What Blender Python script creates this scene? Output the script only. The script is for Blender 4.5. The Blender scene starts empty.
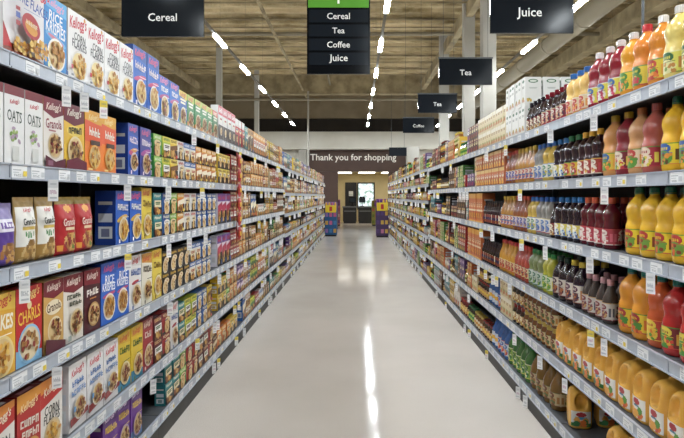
import bpy, math, random
from mathutils import Vector, Matrix
PI = math.pi
random.seed(7)
scene = bpy.context.scene
COL = scene.collection
F = 560.0            # focal length in pixels of the 684 px wide frame
CAMZ = 1.45

# ------------------------------------------------------------------ colours / materials
def lin(c):
    if isinstance(c, str):
        c = c.lstrip('#')
        c = [int(c[i:i + 2], 16) / 255 for i in (0, 2, 4)]
    return tuple((x / 12.92 if x <= .04045 else ((x + .055) / 1.055) ** 2.4) for x in c[:3])

def new_mat(name):
    m = bpy.data.materials.new(name); m.use_nodes = True
    nt = m.node_tree
    return m, nt, nt.nodes['Principled BSDF']

def noise_mix(nt, base_socket_or_col, dark, scale, amount, bsdf, vec=None, detail=4, contrast=(.35, .65)):
    """base colour modulated by a noise-driven second colour"""
    tc = nt.nodes.new('ShaderNodeTexCoord')
    no = nt.nodes.new('ShaderNodeTexNoise'); no.inputs['Scale'].default_value = scale; no.inputs['Detail'].default_value = detail
    mp = nt.nodes.new('ShaderNodeMapping')
    nt.links.new(tc.outputs['Object'], mp.inputs['Vector']); nt.links.new(mp.outputs['Vector'], no.inputs['Vector'])
    if vec: mp.inputs['Scale'].default_value = vec
    rp = nt.nodes.new('ShaderNodeMapRange')
    rp.inputs['From Min'].default_value, rp.inputs['From Max'].default_value = contrast
    rp.inputs['To Max'].default_value = amount
    nt.links.new(no.outputs['Fac'], rp.inputs['Value'])
    mx = nt.nodes.new('ShaderNodeMix'); mx.data_type = 'RGBA'
    nt.links.new(rp.outputs['Result'], mx.inputs[0])
    if isinstance(base_socket_or_col, tuple): mx.inputs[6].default_value = (*base_socket_or_col, 1)
    else: nt.links.new(base_socket_or_col, mx.inputs[6])
    mx.inputs[7].default_value = (*dark, 1)
    nt.links.new(mx.outputs[2], bsdf.inputs['Base Color'])
    return mx.outputs[2]

def attr_mat(name, rough, coat=0.0, spec=.5, val=1.0):
    m, nt, b = new_mat(name)
    a = nt.nodes.new('ShaderNodeAttribute'); a.attribute_name = 'Col'
    no = nt.nodes.new('ShaderNodeTexNoise'); no.inputs['Scale'].default_value = 60
    rp = nt.nodes.new('ShaderNodeMapRange'); rp.inputs['To Min'].default_value = rough * .85; rp.inputs['To Max'].default_value = rough * 1.15
    nt.links.new(no.outputs['Fac'], rp.inputs['Value']); nt.links.new(rp.outputs['Result'], b.inputs['Roughness'])
    hs = nt.nodes.new('ShaderNodeHueSaturation'); hs.inputs['Value'].default_value = val; hs.inputs['Saturation'].default_value = .97
    nt.links.new(a.outputs['Color'], hs.inputs['Color']); nt.links.new(hs.outputs['Color'], b.inputs['Base Color'])
    b.inputs['Specular IOR Level'].default_value = spec
    b.inputs['Coat Weight'].default_value = coat; b.inputs['Coat Roughness'].default_value = .08
    return m

def flat_mat(name, col, rough=.5, metal=0.0, dark=None, scale=8.0, amount=.35, vec=None, spec=.5, detail=4):
    m, nt, b = new_mat(name)
    col = lin(col)
    noise_mix(nt, col, lin(dark) if dark else tuple(x * .8 for x in col), scale, amount, b, vec, detail)
    b.inputs['Roughness'].default_value = rough; b.inputs['Metallic'].default_value = metal
    b.inputs['Specular IOR Level'].default_value = spec
    return m

def emit_mat(name, col, strength):
    m, nt, b = new_mat(name)
    b.inputs['Base Color'].default_value = (.8, .8, .8, 1)
    b.inputs['Emission Color'].default_value = (*col, 1); b.inputs['Emission Strength'].default_value = strength
    return m

CARD = attr_mat('printed_card', .38, 0, .4, .80)
PLASTIC = attr_mat('glossy_plastic', .12, .3, .5, .88)
PAPER = attr_mat('paper', .6, 0, .3, .95)
SIGNM = attr_mat('sign_plastic', .14, 0, .12)
SHELF = flat_mat('shelf_enamel', '#4e5054', .45, .0, '#3f4145', 14, .5)
RAIL = flat_mat('price_rail_grey', '#a7adb8', .3, .0, '#949aa6', 20, .5)
DARKMETAL = flat_mat('dark_back_panel', '#1b1a1b', .55, 0, '#121112', 9, .6)
KICK = flat_mat('black_kickplate', '#232222', .5, 0, '#3a3735', 5, .5)
POST = flat_mat('grey_upright', '#6f7376', .45, .2)
WHITEPAINT = flat_mat('white_painted_wall', '#d8d5cb', .7, 0, '#c5c0b2', 1.2, .6)
COLPAINT = flat_mat('column_paint', '#aeaba3', .6, 0, '#9b978d', 1.5, .6)
TANWALL = flat_mat('tan_wall', '#8d8068', .85, 0, '#6d5c41', 1.0, .7)
VOID = flat_mat('dark_recess', '#332c25', .9, 0, '#241f1a', 2, .5)
BROWN = flat_mat('brown_fascia', '#4b352b', .6, 0, '#412d24', 3, .5)
CREAM = flat_mat('cream_wall', '#d9cba0', .7, 0, '#cbbb8d', 2, .5)
BEAM = flat_mat('ceiling_steel_tan', '#a39473', .8, 0, '#6b5d42', 2.5, .8)
DUCT = flat_mat('pale_duct', '#857c68', .65, 0, '#857b66', 1.5, .7)
BLACK = flat_mat('black_laminate', '#1d1d1f', .35, 0, '#28282a', 6, .5)
CABLE = flat_mat('steel_cable', '#55585a', .4, .7)
HOUS = flat_mat('lamp_housing', '#7d776a', .6)
LAMP = emit_mat('lamp_diffuser', (.90, .965, 1.0), 195)
LAMPSIDE = emit_mat('lamp_diffuser_side', (.90, .965, 1.0), 60)
PANEL = emit_mat('panel_diffuser', (1.0, .95, .85), 3.5)

# ------------------------------------------------------------------ mesh builder
class MB:
    def __init__(s): s.v = []; s.f = []; s.c = []
    def poly(s, pts, col):
        b = len(s.v); s.v += [tuple(p) for p in pts]; s.f.append(tuple(range(b, b + len(pts)))); s.c.append(col)
    def box(s, x0, x1, y0, y1, z0, z1, col=(.8, .8, .8), skip=''):
        b = len(s.v)
        s.v += [(x, y, z) for z in (z0, z1) for x, y in ((x0, y0), (x1, y0), (x1, y1), (x0, y1))]
        for k, q in (('b', (3, 2, 1, 0)), ('t', (4, 5, 6, 7)), ('f', (0, 1, 5, 4)), ('r', (1, 2, 6, 5)), ('k', (2, 3, 7, 6)), ('l', (3, 0, 4, 7))):
            if k in skip: continue
            s.f.append(tuple(b + i for i in q)); s.c.append(col[k] if isinstance(col, dict) else col)
    def lathe(s, prof, n, col, cx=0, cy=0, colf=None):
        b = len(s.v)
        for z, r in prof:
            for i in range(n):
                a = 2 * PI * i / n
                s.v.append((cx + r * math.sin(a), cy - r * math.cos(a), z))
        for k in range(len(prof) - 1):
            for i in range(n):
                j = (i + 1) % n
                s.f.append((b + k * n + i, b + k * n + j, b + (k + 1) * n + j, b + (k + 1) * n + i))
                s.c.append(colf(k, i) if colf else col)
        s.f.append(tuple(b + i for i in reversed(range(n)))); s.c.append(col)
        t = b + (len(prof) - 1) * n
        s.f.append(tuple(t + i for i in range(n))); s.c.append(col)
    def tube(s, path, r, n, col, flat=1.0):
        b = len(s.v); P = [Vector(p) for p in path]
        for k, p in enumerate(P):
            d = (P[min(k + 1, len(P) - 1)] - P[max(k - 1, 0)]).normalized()
            u = d.cross(Vector((0, 0, 1)))
            if u.length < .01: u = d.cross(Vector((1, 0, 0)))
            u.normalize(); w = u.cross(d)
            for i in range(n):
                a = 2 * PI * i / n
                s.v.append(tuple(p + u * math.cos(a) * r * flat + w * math.sin(a) * r))
        for k in range(len(P) - 1):
            for i in range(n):
                j = (i + 1) % n
                s.f.append((b + k * n + i, b + k * n + j, b + (k + 1) * n + j, b + (k + 1) * n + i)); s.c.append(col)
        s.f.append(tuple(b + i for i in reversed(range(n)))); s.c.append(col)
        t = b + (len(P) - 1) * n
        s.f.append(tuple(t + i for i in range(n))); s.c.append(col)
    def mesh(s, name, mat, smooth=False):
        me = bpy.data.meshes.new(name); me.from_pydata(s.v, [], s.f)
        at = me.color_attributes.new('Col', 'FLOAT_COLOR', 'CORNER')
        buf = []
        for f, c in zip(s.f, s.c): buf += [c[0], c[1], c[2], 1.0] * len(f)
        at.data.foreach_set('color', buf)
        if smooth:
            me.polygons.foreach_set('use_smooth', [len(f) == 4 for f in s.f])
        me.materials.append(mat); me.update()
        return me

def link(name, data, parent=None, loc=(0, 0, 0), rz=0):
    o = bpy.data.objects.new(name, data); COL.objects.link(o)
    if parent is not None: o.parent = parent
    o.location = loc
    if rz: o.rotation_euler = (0, 0, rz)
    return o
def tag(o, label, cat, group=None, kind=None):
    o['label'] = label; o['category'] = cat
    if group: o['group'] = group
    if kind: o['kind'] = kind
    return o
def empty(name, loc, rz=0):
    return link(name, None, None, loc, rz)
def obj(name, mb, mat, parent=None, loc=(0, 0, 0), rz=0, smooth=False):
    return link(name, mb.mesh(name, mat, smooth), parent, loc, rz)
def struct(name, mb, mat):
    o = obj(name, mb, mat); o['kind'] = 'structure'; return o

# ------------------------------------------------------------------ lettering as polygons
_T = {}
def text_polys(s, shear=0.0, bold=.012):
    k = (s, shear, bold)
    if k not in _T:
        cu = bpy.data.curves.new('lettering', 'FONT'); cu.body = s; cu.resolution_u = 2; cu.shear = shear; cu.offset = bold
        o = bpy.data.objects.new('lettering', cu); COL.objects.link(o)
        dg = bpy.context.evaluated_depsgraph_get()
        me = bpy.data.meshes.new_from_object(o.evaluated_get(dg))
        vs = [(v.co.x, v.co.y) for v in me.vertices]; fs = [tuple(p.vertices) for p in me.polygons]
        bpy.data.objects.remove(o); bpy.data.curves.remove(cu); bpy.data.meshes.remove(me)
        x0 = min(v[0] for v in vs); x1 = max(v[0] for v in vs); y0 = min(v[1] for v in vs); y1 = max(v[1] for v in vs)
        w = x1 - x0
        _T[k] = ([((v[0] - (x0 + x1) / 2) / w, (v[1] - (y0 + y1) / 2) / w) for v in vs], fs, (y1 - y0) / w)
    return _T[k]

# ------------------------------------------------------------------ printed artwork
# ('r',u0,v0,u1,v1,c) ('e',cu,cv,ru,rv,c[,rot]) radii in widths, ('p',[(u,v)],c), ('t',s,cu,cv,w,c[,shear,rot,bold,stretch])
def bowl(cu, cv, r, rim, seed=1, tones=('#c98f3c', '#b87828', '#dba85a', '#9c6424'), milk='#e3c38a', n=34, ry=1.0):
    R = random.Random(seed); L = [('e', cu, cv, r, r * ry, rim), ('e', cu, cv, r * .88, r * .86 * ry, milk)]
    for i in range(n):
        a = R.uniform(0, 2 * PI); q = r * .74 * math.sqrt(R.random())
        L.append(('e', cu + q * math.cos(a), cv + 0, r * .17, r * .12, R.choice(tones), R.uniform(0, 3), q * math.sin(a) * ry))
    return L
def heap(u0, u1, v0, v1, seed, tones, n=30, s=.06):
    R = random.Random(seed)
    return [('e', R.uniform(u0, u1), R.uniform(v0, v1), s * R.uniform(.8, 1.2), s * .7, R.choice(tones), R.uniform(0, 3)) for _ in range(n)]
def script(c, cu=.5, cv=.9, w=.72, rot=.16): return ('t', "Kellogg's", cu, cv, w, c, .35, rot, .02, 1.25)
def fruit(cu, cv, r, cols, seed=3, n=7):
    R = random.Random(seed)
    return [('e', cu + R.uniform(-1, 1) * r, cv, r * .62, r * .55, R.choice(cols), R.uniform(0, 3), R.uniform(-.6, .6) * r) for _ in range(n)]
def scribble(cu, cv, w, c, n=3, h=.035):
    return [('r', cu - w / 2 * (1 - .12 * i), cv - h * 1.5 * i, cu + w / 2 * (1 - .2 * (i % 2)), cv - h * 1.5 * i + h, c) for i in range(n)]

def glyphs(cu, cv, w, h, c, seed, n=5, rot=0.0):
    """a row of stroke shapes standing for lettering too small to read"""
    R = random.Random(seed); L = []; lw = w / n
    def bar(x0, y0, x1, y1):
        q = [(x0, y0), (x1, y0), (x1, y1), (x0, y1)]
        L.append(('p', [(cu + x - y * rot * .5, cv + y + x * rot * .6) for x, y in q], c))
    for i in range(n):
        x = -w / 2 + lw * i; a, b, t = x + lw * .06, x + lw * .9, lw * .3; hh = h * R.uniform(.86, 1.08); k = R.randrange(6); y0, y1, s_ = -hh / 2, hh / 2, h * .24
        bar(a, y0, a + t, y1)
        if k in (0, 1): bar(b - t, y0, b, y1)
        if k in (0, 2, 3): bar(a, y1 - s_, b, y1)
        if k in (1, 2, 4): bar(a, y0, b, y0 + s_)
        if k in (3, 4, 5): bar(a, -s_ / 2, b, s_ / 2)
        if k == 5: bar(b - t, y0, b, 0)
    return L
def sample(art, base, u, v, W, H):
    """colour of the artwork at one point"""
    c = base
    for e in art:
        if e[0] == 'r':
            if e[1] <= u <= e[3] and e[2] <= v <= e[4]: c = e[5]
        elif e[0] == 'e':
            rot = e[6] if len(e) > 6 else 0; off = e[7] if len(e) > 7 else 0
            dx = (u - e[1]) * W; dy = (v - e[2]) * H - off * W
            x = dx * math.cos(rot) + dy * math.sin(rot); y = -dx * math.sin(rot) + dy * math.cos(rot)
            if (x / (e[3] * W)) ** 2 + (y / (e[4] * W)) ** 2 <= 1: c = e[5]
        elif e[0] == 'p':
            ins = False; P = e[1]
            for i in range(len(P)):
                (x1, y1), (x2, y2) = P[i], P[i - 1]
                if (y1 > v) != (y2 > v) and u < (x2 - x1) * (v - y1) / (y2 - y1) + x1: ins = not ins
            if ins: c = e[2]
    return c

def paint(mb, art, W, H, put, step=.00022, only_text=False):
    """vector artwork as thin layered print; put(x,z,lift)->3d, x in -W/2..W/2"""
    k = 1
    for e in art:
        lift = step * k
        if e[0] == 't':
            s, cu, cv, w, c = e[1:6]; shear = e[6] if len(e) > 6 else 0; rot = e[7] if len(e) > 7 else 0
            bold = e[8] if len(e) > 8 else .012; st = e[9] if len(e) > 9 else 1.0
            vs, fs, asp = text_polys(s, shear, bold); cc = lin(c)
            b = len(mb.v)
            for x, y in vs:
                X = x * w * W; Y = y * w * W * st
                mb.v.append(put((cu - .5) * W + X * math.cos(rot) - Y * math.sin(rot), cv * H + X * math.sin(rot) + Y * math.cos(rot), lift))
            for f in fs: mb.f.append(tuple(b + i for i in f)); mb.c.append(cc)
            k += 1; continue
        if only_text: continue
        if e[0] == 'r':
            pts = [(e[1], e[2]), (e[3], e[2]), (e[3], e[4]), (e[1], e[4])]; c = e[5]
            mb.poly([put((u - .5) * W, v * H, lift) for u, v in pts], lin(c))
        elif e[0] == 'p':
            mb.poly([put((u - .5) * W, v * H, lift) for u, v in e[1]], lin(e[2]))
        else:
            rot = e[6] if len(e) > 6 else 0; off = e[7] if len(e) > 7 else 0
            n = 24 if e[3] > .15 else 8
            pts = []
            for i in range(n):
                a = 2 * PI * i / n; x = e[3] * W * math.cos(a); y = e[4] * W * math.sin(a)
                X = (e[1] - .5) * W + x * math.cos(rot) - y * math.sin(rot); Y = e[2] * H + off * W + x * math.sin(rot) + y * math.cos(rot)
                pts.append(put(max(-W / 2, min(W / 2, X)), max(0, min(H, Y)), lift))
            mb.poly(pts, lin(e[5]))
        k += 1

# ------------------------------------------------------------------ product designs
DES = {}
def reg(key, **kw): DES[key] = dict(key=key, **kw); return DES[key]

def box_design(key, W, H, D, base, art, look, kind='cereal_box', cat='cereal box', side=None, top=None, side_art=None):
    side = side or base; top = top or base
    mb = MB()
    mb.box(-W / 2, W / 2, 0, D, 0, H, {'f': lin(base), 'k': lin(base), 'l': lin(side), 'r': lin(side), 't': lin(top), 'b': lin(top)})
    paint(mb, art, W, H, lambda x, z, l: (x, -l, z))
    if side_art:
        for sx in (-1, 1): paint(mb, side_art, D, H, lambda x, z, l: (sx * (W / 2 + l), D / 2 + sx * x, z))
    for sx in (-1, 1) if not side_art else ():            # facts panel and blocks on both narrow sides
        x = sx * (W / 2 + .0003)
        for v0, v1, c in ((.12, .34, '#dfe2e6'), (.42, .58, '#d5d8e2'), (.74, .8, '#c9c4c4')):
            q = [(x, D * .16, H * v0), (x, D * .84, H * v0), (x, D * .84, H * v1), (x, D * .16, H * v1)]
            mb.poly(q if sx > 0 else q[::-1], lin(c))
        mb.poly([(x + sx * .0002, D * .3, H * .15), (x + sx * .0002, D * .7, H * .15), (x + sx * .0002, D * .7, H * .3), (x + sx * .0002, D * .3, H * .3)][::sx], tuple(.55 * a + .2 for a in lin(side)))
    mb.box(-W * .46, W * .46, D * .44, D * .56, H, H + .0006, tuple(a * .7 for a in lin(top)), skip='b')
    mb.poly([(-W * .3, D * .12, H + .0004), (W * .3, D * .12, H + .0004), (W * .3, D * .36, H + .0004), (-W * .3, D * .36, H + .0004)], tuple(.5 * a + .2 for a in lin(base)))
    reg(key, W=W, H=H, D=D, mesh=mb.mesh(kind, CARD), look=look, kind=kind, cat=cat, base=base, art=art, parts=[])

def pouch_design(key, W, H, D, base, art, look, kind='cereal_pouch', cat='cereal pouch'):
    mb = MB(); nu, nv = 26, 40
    def bulge(u, v):
        e = (1 - abs(2 * u - 1) ** 5) * .8 * min(1, v / .07) ** .5 * max(0, min(1, (.93 - v) / .30)) ** .75
        return D / 2 * e
    def xx(u, v): return (u - .5) * W * (1 - .05 * math.sin(PI * min(1, v)) )
    for side in (1, -1):
        b = len(mb.v)
        for j in range(nv + 1):
            for i in range(nu + 1):
                u, v = i / nu, j / nv
                wr = .0012 * math.sin(u * 19 + v * 7) * math.sin(v * 23)
                mb.v.append((xx(u, v), D / 2 - side * (bulge(u, v) + .0012 + wr), v * H))
        for j in range(nv):
            for i in range(nu):
                q = (b + j * (nu + 1) + i, b + j * (nu + 1) + i + 1, b + (j + 1) * (nu + 1) + i + 1, b + (j + 1) * (nu + 1) + i)
                mb.f.append(q if side > 0 else q[::-1])
                mb.c.append(lin(sample(art, base, (i + .5) / nu, (j + .5) / nv, W, H)) if side > 0 else lin(base))
    paint(mb, art, W, H, lambda x, z, l: (x * .96, D / 2 - bulge(max(.02, min(.98, x / W + .5)), z / H) - .0065 - l, z), only_text=True)
    reg(key, W=W, H=H, D=D, mesh=mb.mesh(kind, CARD, True), look=look, kind=kind, cat=cat, base=base, art=art, parts=[])

def bottle_design(key, prof, juice, cap, label, look, kind='juice_bottle', cat='juice bottle', capr=.02, n=22, glass=False):
    """prof: (z,r) up to the neck; label: (z0,z1,base,art)"""
    H = prof[-1][0]; R = max(r for _, r in prof)
    mb = MB(); jc = lin(juice)
    mb.lathe(prof, n, jc)
    body = mb.mesh(kind, PLASTIC, True)
    cm = MB(); ch = .02
    cp = [(H - .004, capr * .96), (H, capr), (H + ch * .85, capr * .97), (H + ch, capr * .82)]
    cc = lin(cap)
    cm.lathe([(H - .010, capr * 1.02), (H - .006, capr * 1.02)], 16, cc)
    m2 = 28
    cm.lathe([(H - .005, capr), (H + ch * .8, capr), (H + ch, capr * .84)], m2, cc, colf=lambda k, i: cc if i % 2 else tuple(a * .86 for a in cc))
    capm = cm.mesh('cap', PLASTIC, False)
    z0, z1, lb, art = label
    lm = MB()
    def rad(z):
        for (a, ra), (b_, rb) in zip(prof, prof[1:]):
            if a <= z <= b_: return ra + (rb - ra) * (z - a) / max(1e-6, b_ - a)
        return R
    nu, nv = 110, 40; lh = z1 - z0; arcW = R * 2 * 1.25
    nb = len(lm.v)
    for j in range(nv + 1):
        z = z0 + lh * j / nv
        for i in range(nu):
            a = 2 * PI * i / nu - PI
            r = rad(z) + .0011
            lm.v.append((r * math.sin(a), -r * math.cos(a), z))
    for j in range(nv):
        for i in range(nu):
            i2 = (i + 1) % nu
            lm.f.append((nb + j * nu + i, nb + j * nu + i2, nb + (j + 1) * nu + i2, nb + (j + 1) * nu + i))
            a = 2 * PI * (i + .5) / nu - PI
            u = .5 + a * R / arcW
            if abs(a) > 1.35: u = (u * 1.0) % 1.0
            lm.c.append(lin(sample(art, lb, u, (j + .5) / nv, arcW, lh)))
    def put(x, z, l):
        a = x / R; r = rad(z0 + z) + .0016 + l
        return (r * math.sin(a), -r * math.cos(a), z0 + z)
    paint(lm, art, arcW, lh, put, only_text=True)
    labm = lm.mesh('label', CARD, True)
    one = None
    reg(key, W=2 * R, H=H + ch, D=2 * R, mesh=body, look=look, kind=kind, cat=cat, base=juice, art=art, lab=(z0, z1, lb),
        parts=[('cap', capm), ('label', labm)], round=True, yoff=R, prof=prof, capc=cap, capr=capr)

# ---- near cereal boxes --------------------------------------------------------
FL = ('#e2a93c', '#c98a26', '#f0c564', '#b9761e')
GR = ('#a8743a', '#7d4f24', '#c79a58', '#8f2f2a', '#5f3a1c')
box_design('bran', .245, .32, .075, '#f1eef0', [
    ('p', [(0, 0), (1, 0), (1, .06), (0, .16)], '#8c3b22'), ('p', [(0, .08), (.2, .1), (0, .34)], '#c2232b'),
    *heap(.2, .62, .08, .2, 5, FL, 46, .042), *heap(.5, .96, .08, .28, 6, FL, 60, .042),
    ('e', .5, .38, .23, .17, '#b3202a', -.3), ('e', .5, .36, .16, .09, '#e09a35', -.3), *glyphs(.5, .40, .26, .05, '#f7e3c0', 3, 5, -.25),
    ('t', 'ETRE FLAKES', .5, .62, .8, '#3b57a8', 0, -.10, .015, 1.4), ('t', "Kellogg's", .66, .78, .6, '#d0212f', .35, .12, .02, 1.3),
    ('r', .28, .53, .7, .537, '#98a3c4'), ('r', .1, .48, .2, .52, '#a32f38'), ('r', .1, .40, .2, .46, '#4a5da8'), ('r', .1, .32, .2, .37, '#a32f38')],
    'large white flakes box with red oval badge', side='#e6e2e4')
box_design('rice', .16, .29, .07, '#2d8fd8', [
    ('p', [(0, .86), (1, .8), (1, 1), (0, 1)], '#63b4ea'), script('#f3a3c1', .5, .91, .75, -.1),
    ('t', 'RICE', .5, .745, .6, '#ffffff', 0, -.08, .014, 1.15), ('t', 'KRISPIES', .5, .59, .86, '#ffffff', 0, -.08, .014, 1.7),
    ('e', .5, .46, .46, .1, '#74b7ea', -.2), ('e', .5, .46, .36, .05, '#d9829c', -.2), *bowl(.52, .255, .4, '#f4f1ec', 2),
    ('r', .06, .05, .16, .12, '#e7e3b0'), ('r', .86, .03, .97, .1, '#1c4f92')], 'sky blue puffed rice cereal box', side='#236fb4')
box_design('corn', .163, .29, .07, '#f3f1f0', [
    ('e', .86, .95, .06, .05, '#eccb5a'), ('t', "Kellogg's", .52, .84, .92, '#cf1f3a', .35, .16, .02, 1.6), ('r', .02, .0, .98, .02, '#d9d4d0'),
    ('t', 'CORN', .6, .65, .58, '#3c3b3e', 0, -.05, .014, 1.35), ('t', 'FLAKES', .58, .54, .76, '#55545a', 0, -.05, .014, 1.2), ('r', .35, .475, .85, .487, '#a9a7ab'),
    *bowl(.56, .24, .4, '#e9e4dc', 3, FL, '#f3dc9e'), ('r', .06, .16, .16, .22, '#c93344'), ('r', .06, .06, .18, .09, '#8a8a90')],
    'white corn flakes box with red script', side='#e3dcdc')
def basic(key, W, H, base, hdr, tcol, title, rim, seed, look, script_c='#d62a36', tones=GR, foot=None, kind='cereal_box', cat='cereal box', D=.068, side=None, extra=(), by=.27, br=.38):
    art = [('p', [(0, .84), (1, .78), (1, 1), (0, 1)], hdr), script(script_c, .5, .9, .76, .12)]
    if foot: art.append(('p', [(0, 0), (1, 0), (1, .14), (0, .2)], foot))
    art += list(extra)
    if title:
        ts = title if isinstance(title, (list, tuple)) else [title]
        for i, t in enumerate(ts):
            if t == 'FLAKES': art.append(('t', t, .52, .66, .8, tcol, 0, -.05, .03, 1.6))
            else: art += glyphs(.52, .69 - i * .115, .74 if len(t) > 4 else .6, .12, tcol, seed + i, len(t), -.06)
    else: art += scribble(.5, .72, .7, tcol, 2, .06)
    art += bowl(.54, by, br, rim, seed, tones)
    art += [('r', .05, .03, .15, .1, tcol), ('r', .3, .5, .8, .512, tcol)]
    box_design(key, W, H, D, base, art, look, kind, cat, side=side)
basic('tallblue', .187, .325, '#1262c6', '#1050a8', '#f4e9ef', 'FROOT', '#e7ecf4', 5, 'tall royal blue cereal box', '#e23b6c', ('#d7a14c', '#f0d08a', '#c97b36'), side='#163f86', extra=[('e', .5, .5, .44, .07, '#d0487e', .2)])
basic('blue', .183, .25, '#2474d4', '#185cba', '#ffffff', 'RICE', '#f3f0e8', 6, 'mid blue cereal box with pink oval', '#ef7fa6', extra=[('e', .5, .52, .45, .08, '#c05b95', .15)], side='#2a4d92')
basic('blueyellow', .172, .23, '#2f66b8', '#e8d34f', '#f6f1d2', None, '#f1ead9', 7, 'blue cereal box with yellow band on top', '#c33a2f', foot='#3f8c4a')
basic('green', .168, .23, '#2f8a4c', '#bcd75a', '#f3f1e2', None, '#efe6cf', 8, 'green cereal box with lime top', '#d8352f', foot='#d98a35')
basic('greenred', .168, .23, '#3f7f4a', '#d54a34', '#f4efe0', None, '#efe2c8', 9, 'green cereal box with orange red top', '#f4e7d4', foot='#c7532f')
box_design('oats', .112, .27, .07, '#ecebea', [
    ('r', 0, .88, 1, 1, '#7c1f2b'), ('t', "Kellogg's", .5, .8, .5, '#c43143', .3, .15, .02, 1.3), ('t', 'OATS', .5, .62, .74, '#3b4a45', 0, -.04, .01, 1.6),
    ('r', .3, .54, .75, .548, '#8f9690'), *heap(.3, .75, .3, .47, 4, ('#7fa052', '#a8c074', '#b79cb4', '#6f8a4a'), 9, .09), ('r', .35, .06, .7, .24, '#d9dad6')],
    'white oats box with maroon lid band', side='#d8d4d4', top='#7c1f2b')
box_design('granola', .142, .27, .07, '#ece6df', [
    ('p', [(0, .8), (.5, .72), (1, .8), (1, 1), (0, 1)], '#7d1730'), script('#f2dcd0', .5, .87, .75, .05), ('t', 'Granola', .5, .64, .78, '#8c1c35', 0, .04, .014, 1.5),
    ('r', .25, .53, .6, .55, '#b06a72'), *bowl(.55, .33, .36, '#d9c7a9', 11, GR), ('p', [(0, 0), (1, 0), (1, .16), (.5, .1), (0, .18)], '#5b1330'), ('r', .12, .04, .36, .11, '#8d5a72')],
    'white and maroon granola box', side='#c3a35a')
box_design('raisin', .164, .27, .07, '#e9bb2e', [
    ('p', [(0, .74), (.5, .68), (1, .76), (1, 1), (0, 1)], '#6f1830'), script('#eadfd0', .5, .87, .7, .05), ('e', .5, .60, .36, .14, '#f2d45c'), *glyphs(.52, .61, .62, .1, '#4c4427', 4, 5, .05),
    *bowl(.52, .3, .37, '#e8d5a6', 12, GR), ('p', [(0, 0), (1, 0), (1, .14), (.5, .2), (0, .14)], '#6a1832')], 'yellow and maroon granola box', side='#b98c2c')
box_design('orange', .158, .27, .07, '#ef7f1e', [
    ('r', 0, .8, 1, 1, '#e9a91f'), script('#f5e0a0', .5, .89, .6, .1), ('p', [(0, .5), (1, .46), (1, .78), (0, .84)], '#e8551f'), *glyphs(.55, .66, .62, .14, '#f8efe2', 5, 4, -.06),
    ('r', .3, .44, .85, .52, '#4b2e22'), *bowl(.54, .25, .34, '#f2b556', 13, FL), ('r', .05, .03, .3, .06, '#f4cf7b')], 'orange cereal box with yellow top', side='#c9a032')
basic('navy', .13, .27, '#1c58c0', '#2047a0', '#f4dfe6', 'Crave', '#d9d0e2', 14, 'navy blue cereal box', '#e8577f', extra=[('e', .5, .48, .42, .1, '#e6a13c', .2), ('e', .3, .44, .2, .1, '#cf4778')], side='#1c3f97', D=.1)
basic('violet', .155, .27, '#41489f', '#2c3f96', '#f5e7ef', 'Crave', '#e0cfd8', 15, 'violet blue cereal box', '#e2577c', extra=[('e', .5, .5, .45, .1, '#b252a0', .2)], side='#273a8c')
basic('blueflake', .158, .265, '#1860c8', '#1f50ac', '#f6f3ee', 'Frosted', '#e9dcc0', 16, 'deep blue cereal box with cereal bowl', '#e6476a', FL, extra=[('e', .5, .48, .4, .09, '#e5b64a', .2)], side='#1c3f92', D=.1)
basic('yellow', .155, .285, '#efd34a', '#e8c030', '#7a5b1f', 'Special', '#f5ecd0', 17, 'pale yellow cereal box with large bowl', '#cf3a30', FL)
basic('flakesyellow', .17, .275, '#e9ae2d', '#edc34a', '#fbf2dd', ['FLAKES'], '#f0d590', 18, 'golden yellow flakes box', '#c9432f', FL, by=.24, br=.42)
box_design('charms', .16, .275, .07, '#c61f24', [
    ('p', [(0, 0), (1, 0), (1, .12), (0, .22)], '#7fb3d9'), script('#f3cf7a', .5, .9, .8, .08), ('e', .5, .76, .09, .1, '#f0d9a0'), ('t', 'CHARLS', .5, .63, .85, '#f2c33c', 0, .1, .014, 1.7),
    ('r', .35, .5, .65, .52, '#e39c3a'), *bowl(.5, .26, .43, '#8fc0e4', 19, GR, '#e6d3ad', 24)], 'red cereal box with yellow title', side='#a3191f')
box_design('honeyoat', .143, .275, .07, '#d8a95a', [
    ('p', [(0, .8), (.5, .74), (1, .8), (1, 1), (0, 1)], '#7b2430'), script('#ead3c5', .5, .9, .7, .08), ('e', .5, .62, .4, .2, '#f1e2c2'), ('t', 'Granola', .5, .63, .7, '#5b3a22', 0, .06, .014, 1.5),
    *bowl(.55, .3, .36, '#ead9b4', 20, GR), ('p', [(0, 0), (1, 0), (1, .1), (0, .22)], '#5a1d2c')], 'tan granola box with maroon base', side='#8a5a30')
box_design('oatmaroon', .16, .275, .07, '#e8e0d4', [
    ('p', [(0, .78), (.5, .72), (1, .78), (1, 1), (0, 1)], '#7c1f2c'), script('#ecd8cc', .5, .89, .7, .06), *glyphs(.5, .67, .66, .07, '#4b4f3c', 6, 5), *glyphs(.55, .57, .6, .07, '#4b4f3c', 7, 4),
    *bowl(.58, .28, .34, '#dcc9a4', 21, GR), ('r', .06, .04, .22, .12, '#9aa6a2')], 'cream oat cereal box with maroon top', side='#cfc4b4')
box_design('darkoat', .148, .275, .07, '#4d1720', [
    ('p', [(0, .78), (1, .74), (1, 1), (0, 1)], '#81202c'), script('#e6cfc4', .5, .89, .7, .06), *glyphs(.5, .64, .7, .12, '#f1e7dc', 8, 4, .05), ('r', .3, .53, .7, .55, '#c98a46'), *bowl(.56, .28, .36, '#c99a5e', 22, GR)],
    'dark maroon oat cereal box', side='#3f121b')
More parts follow.
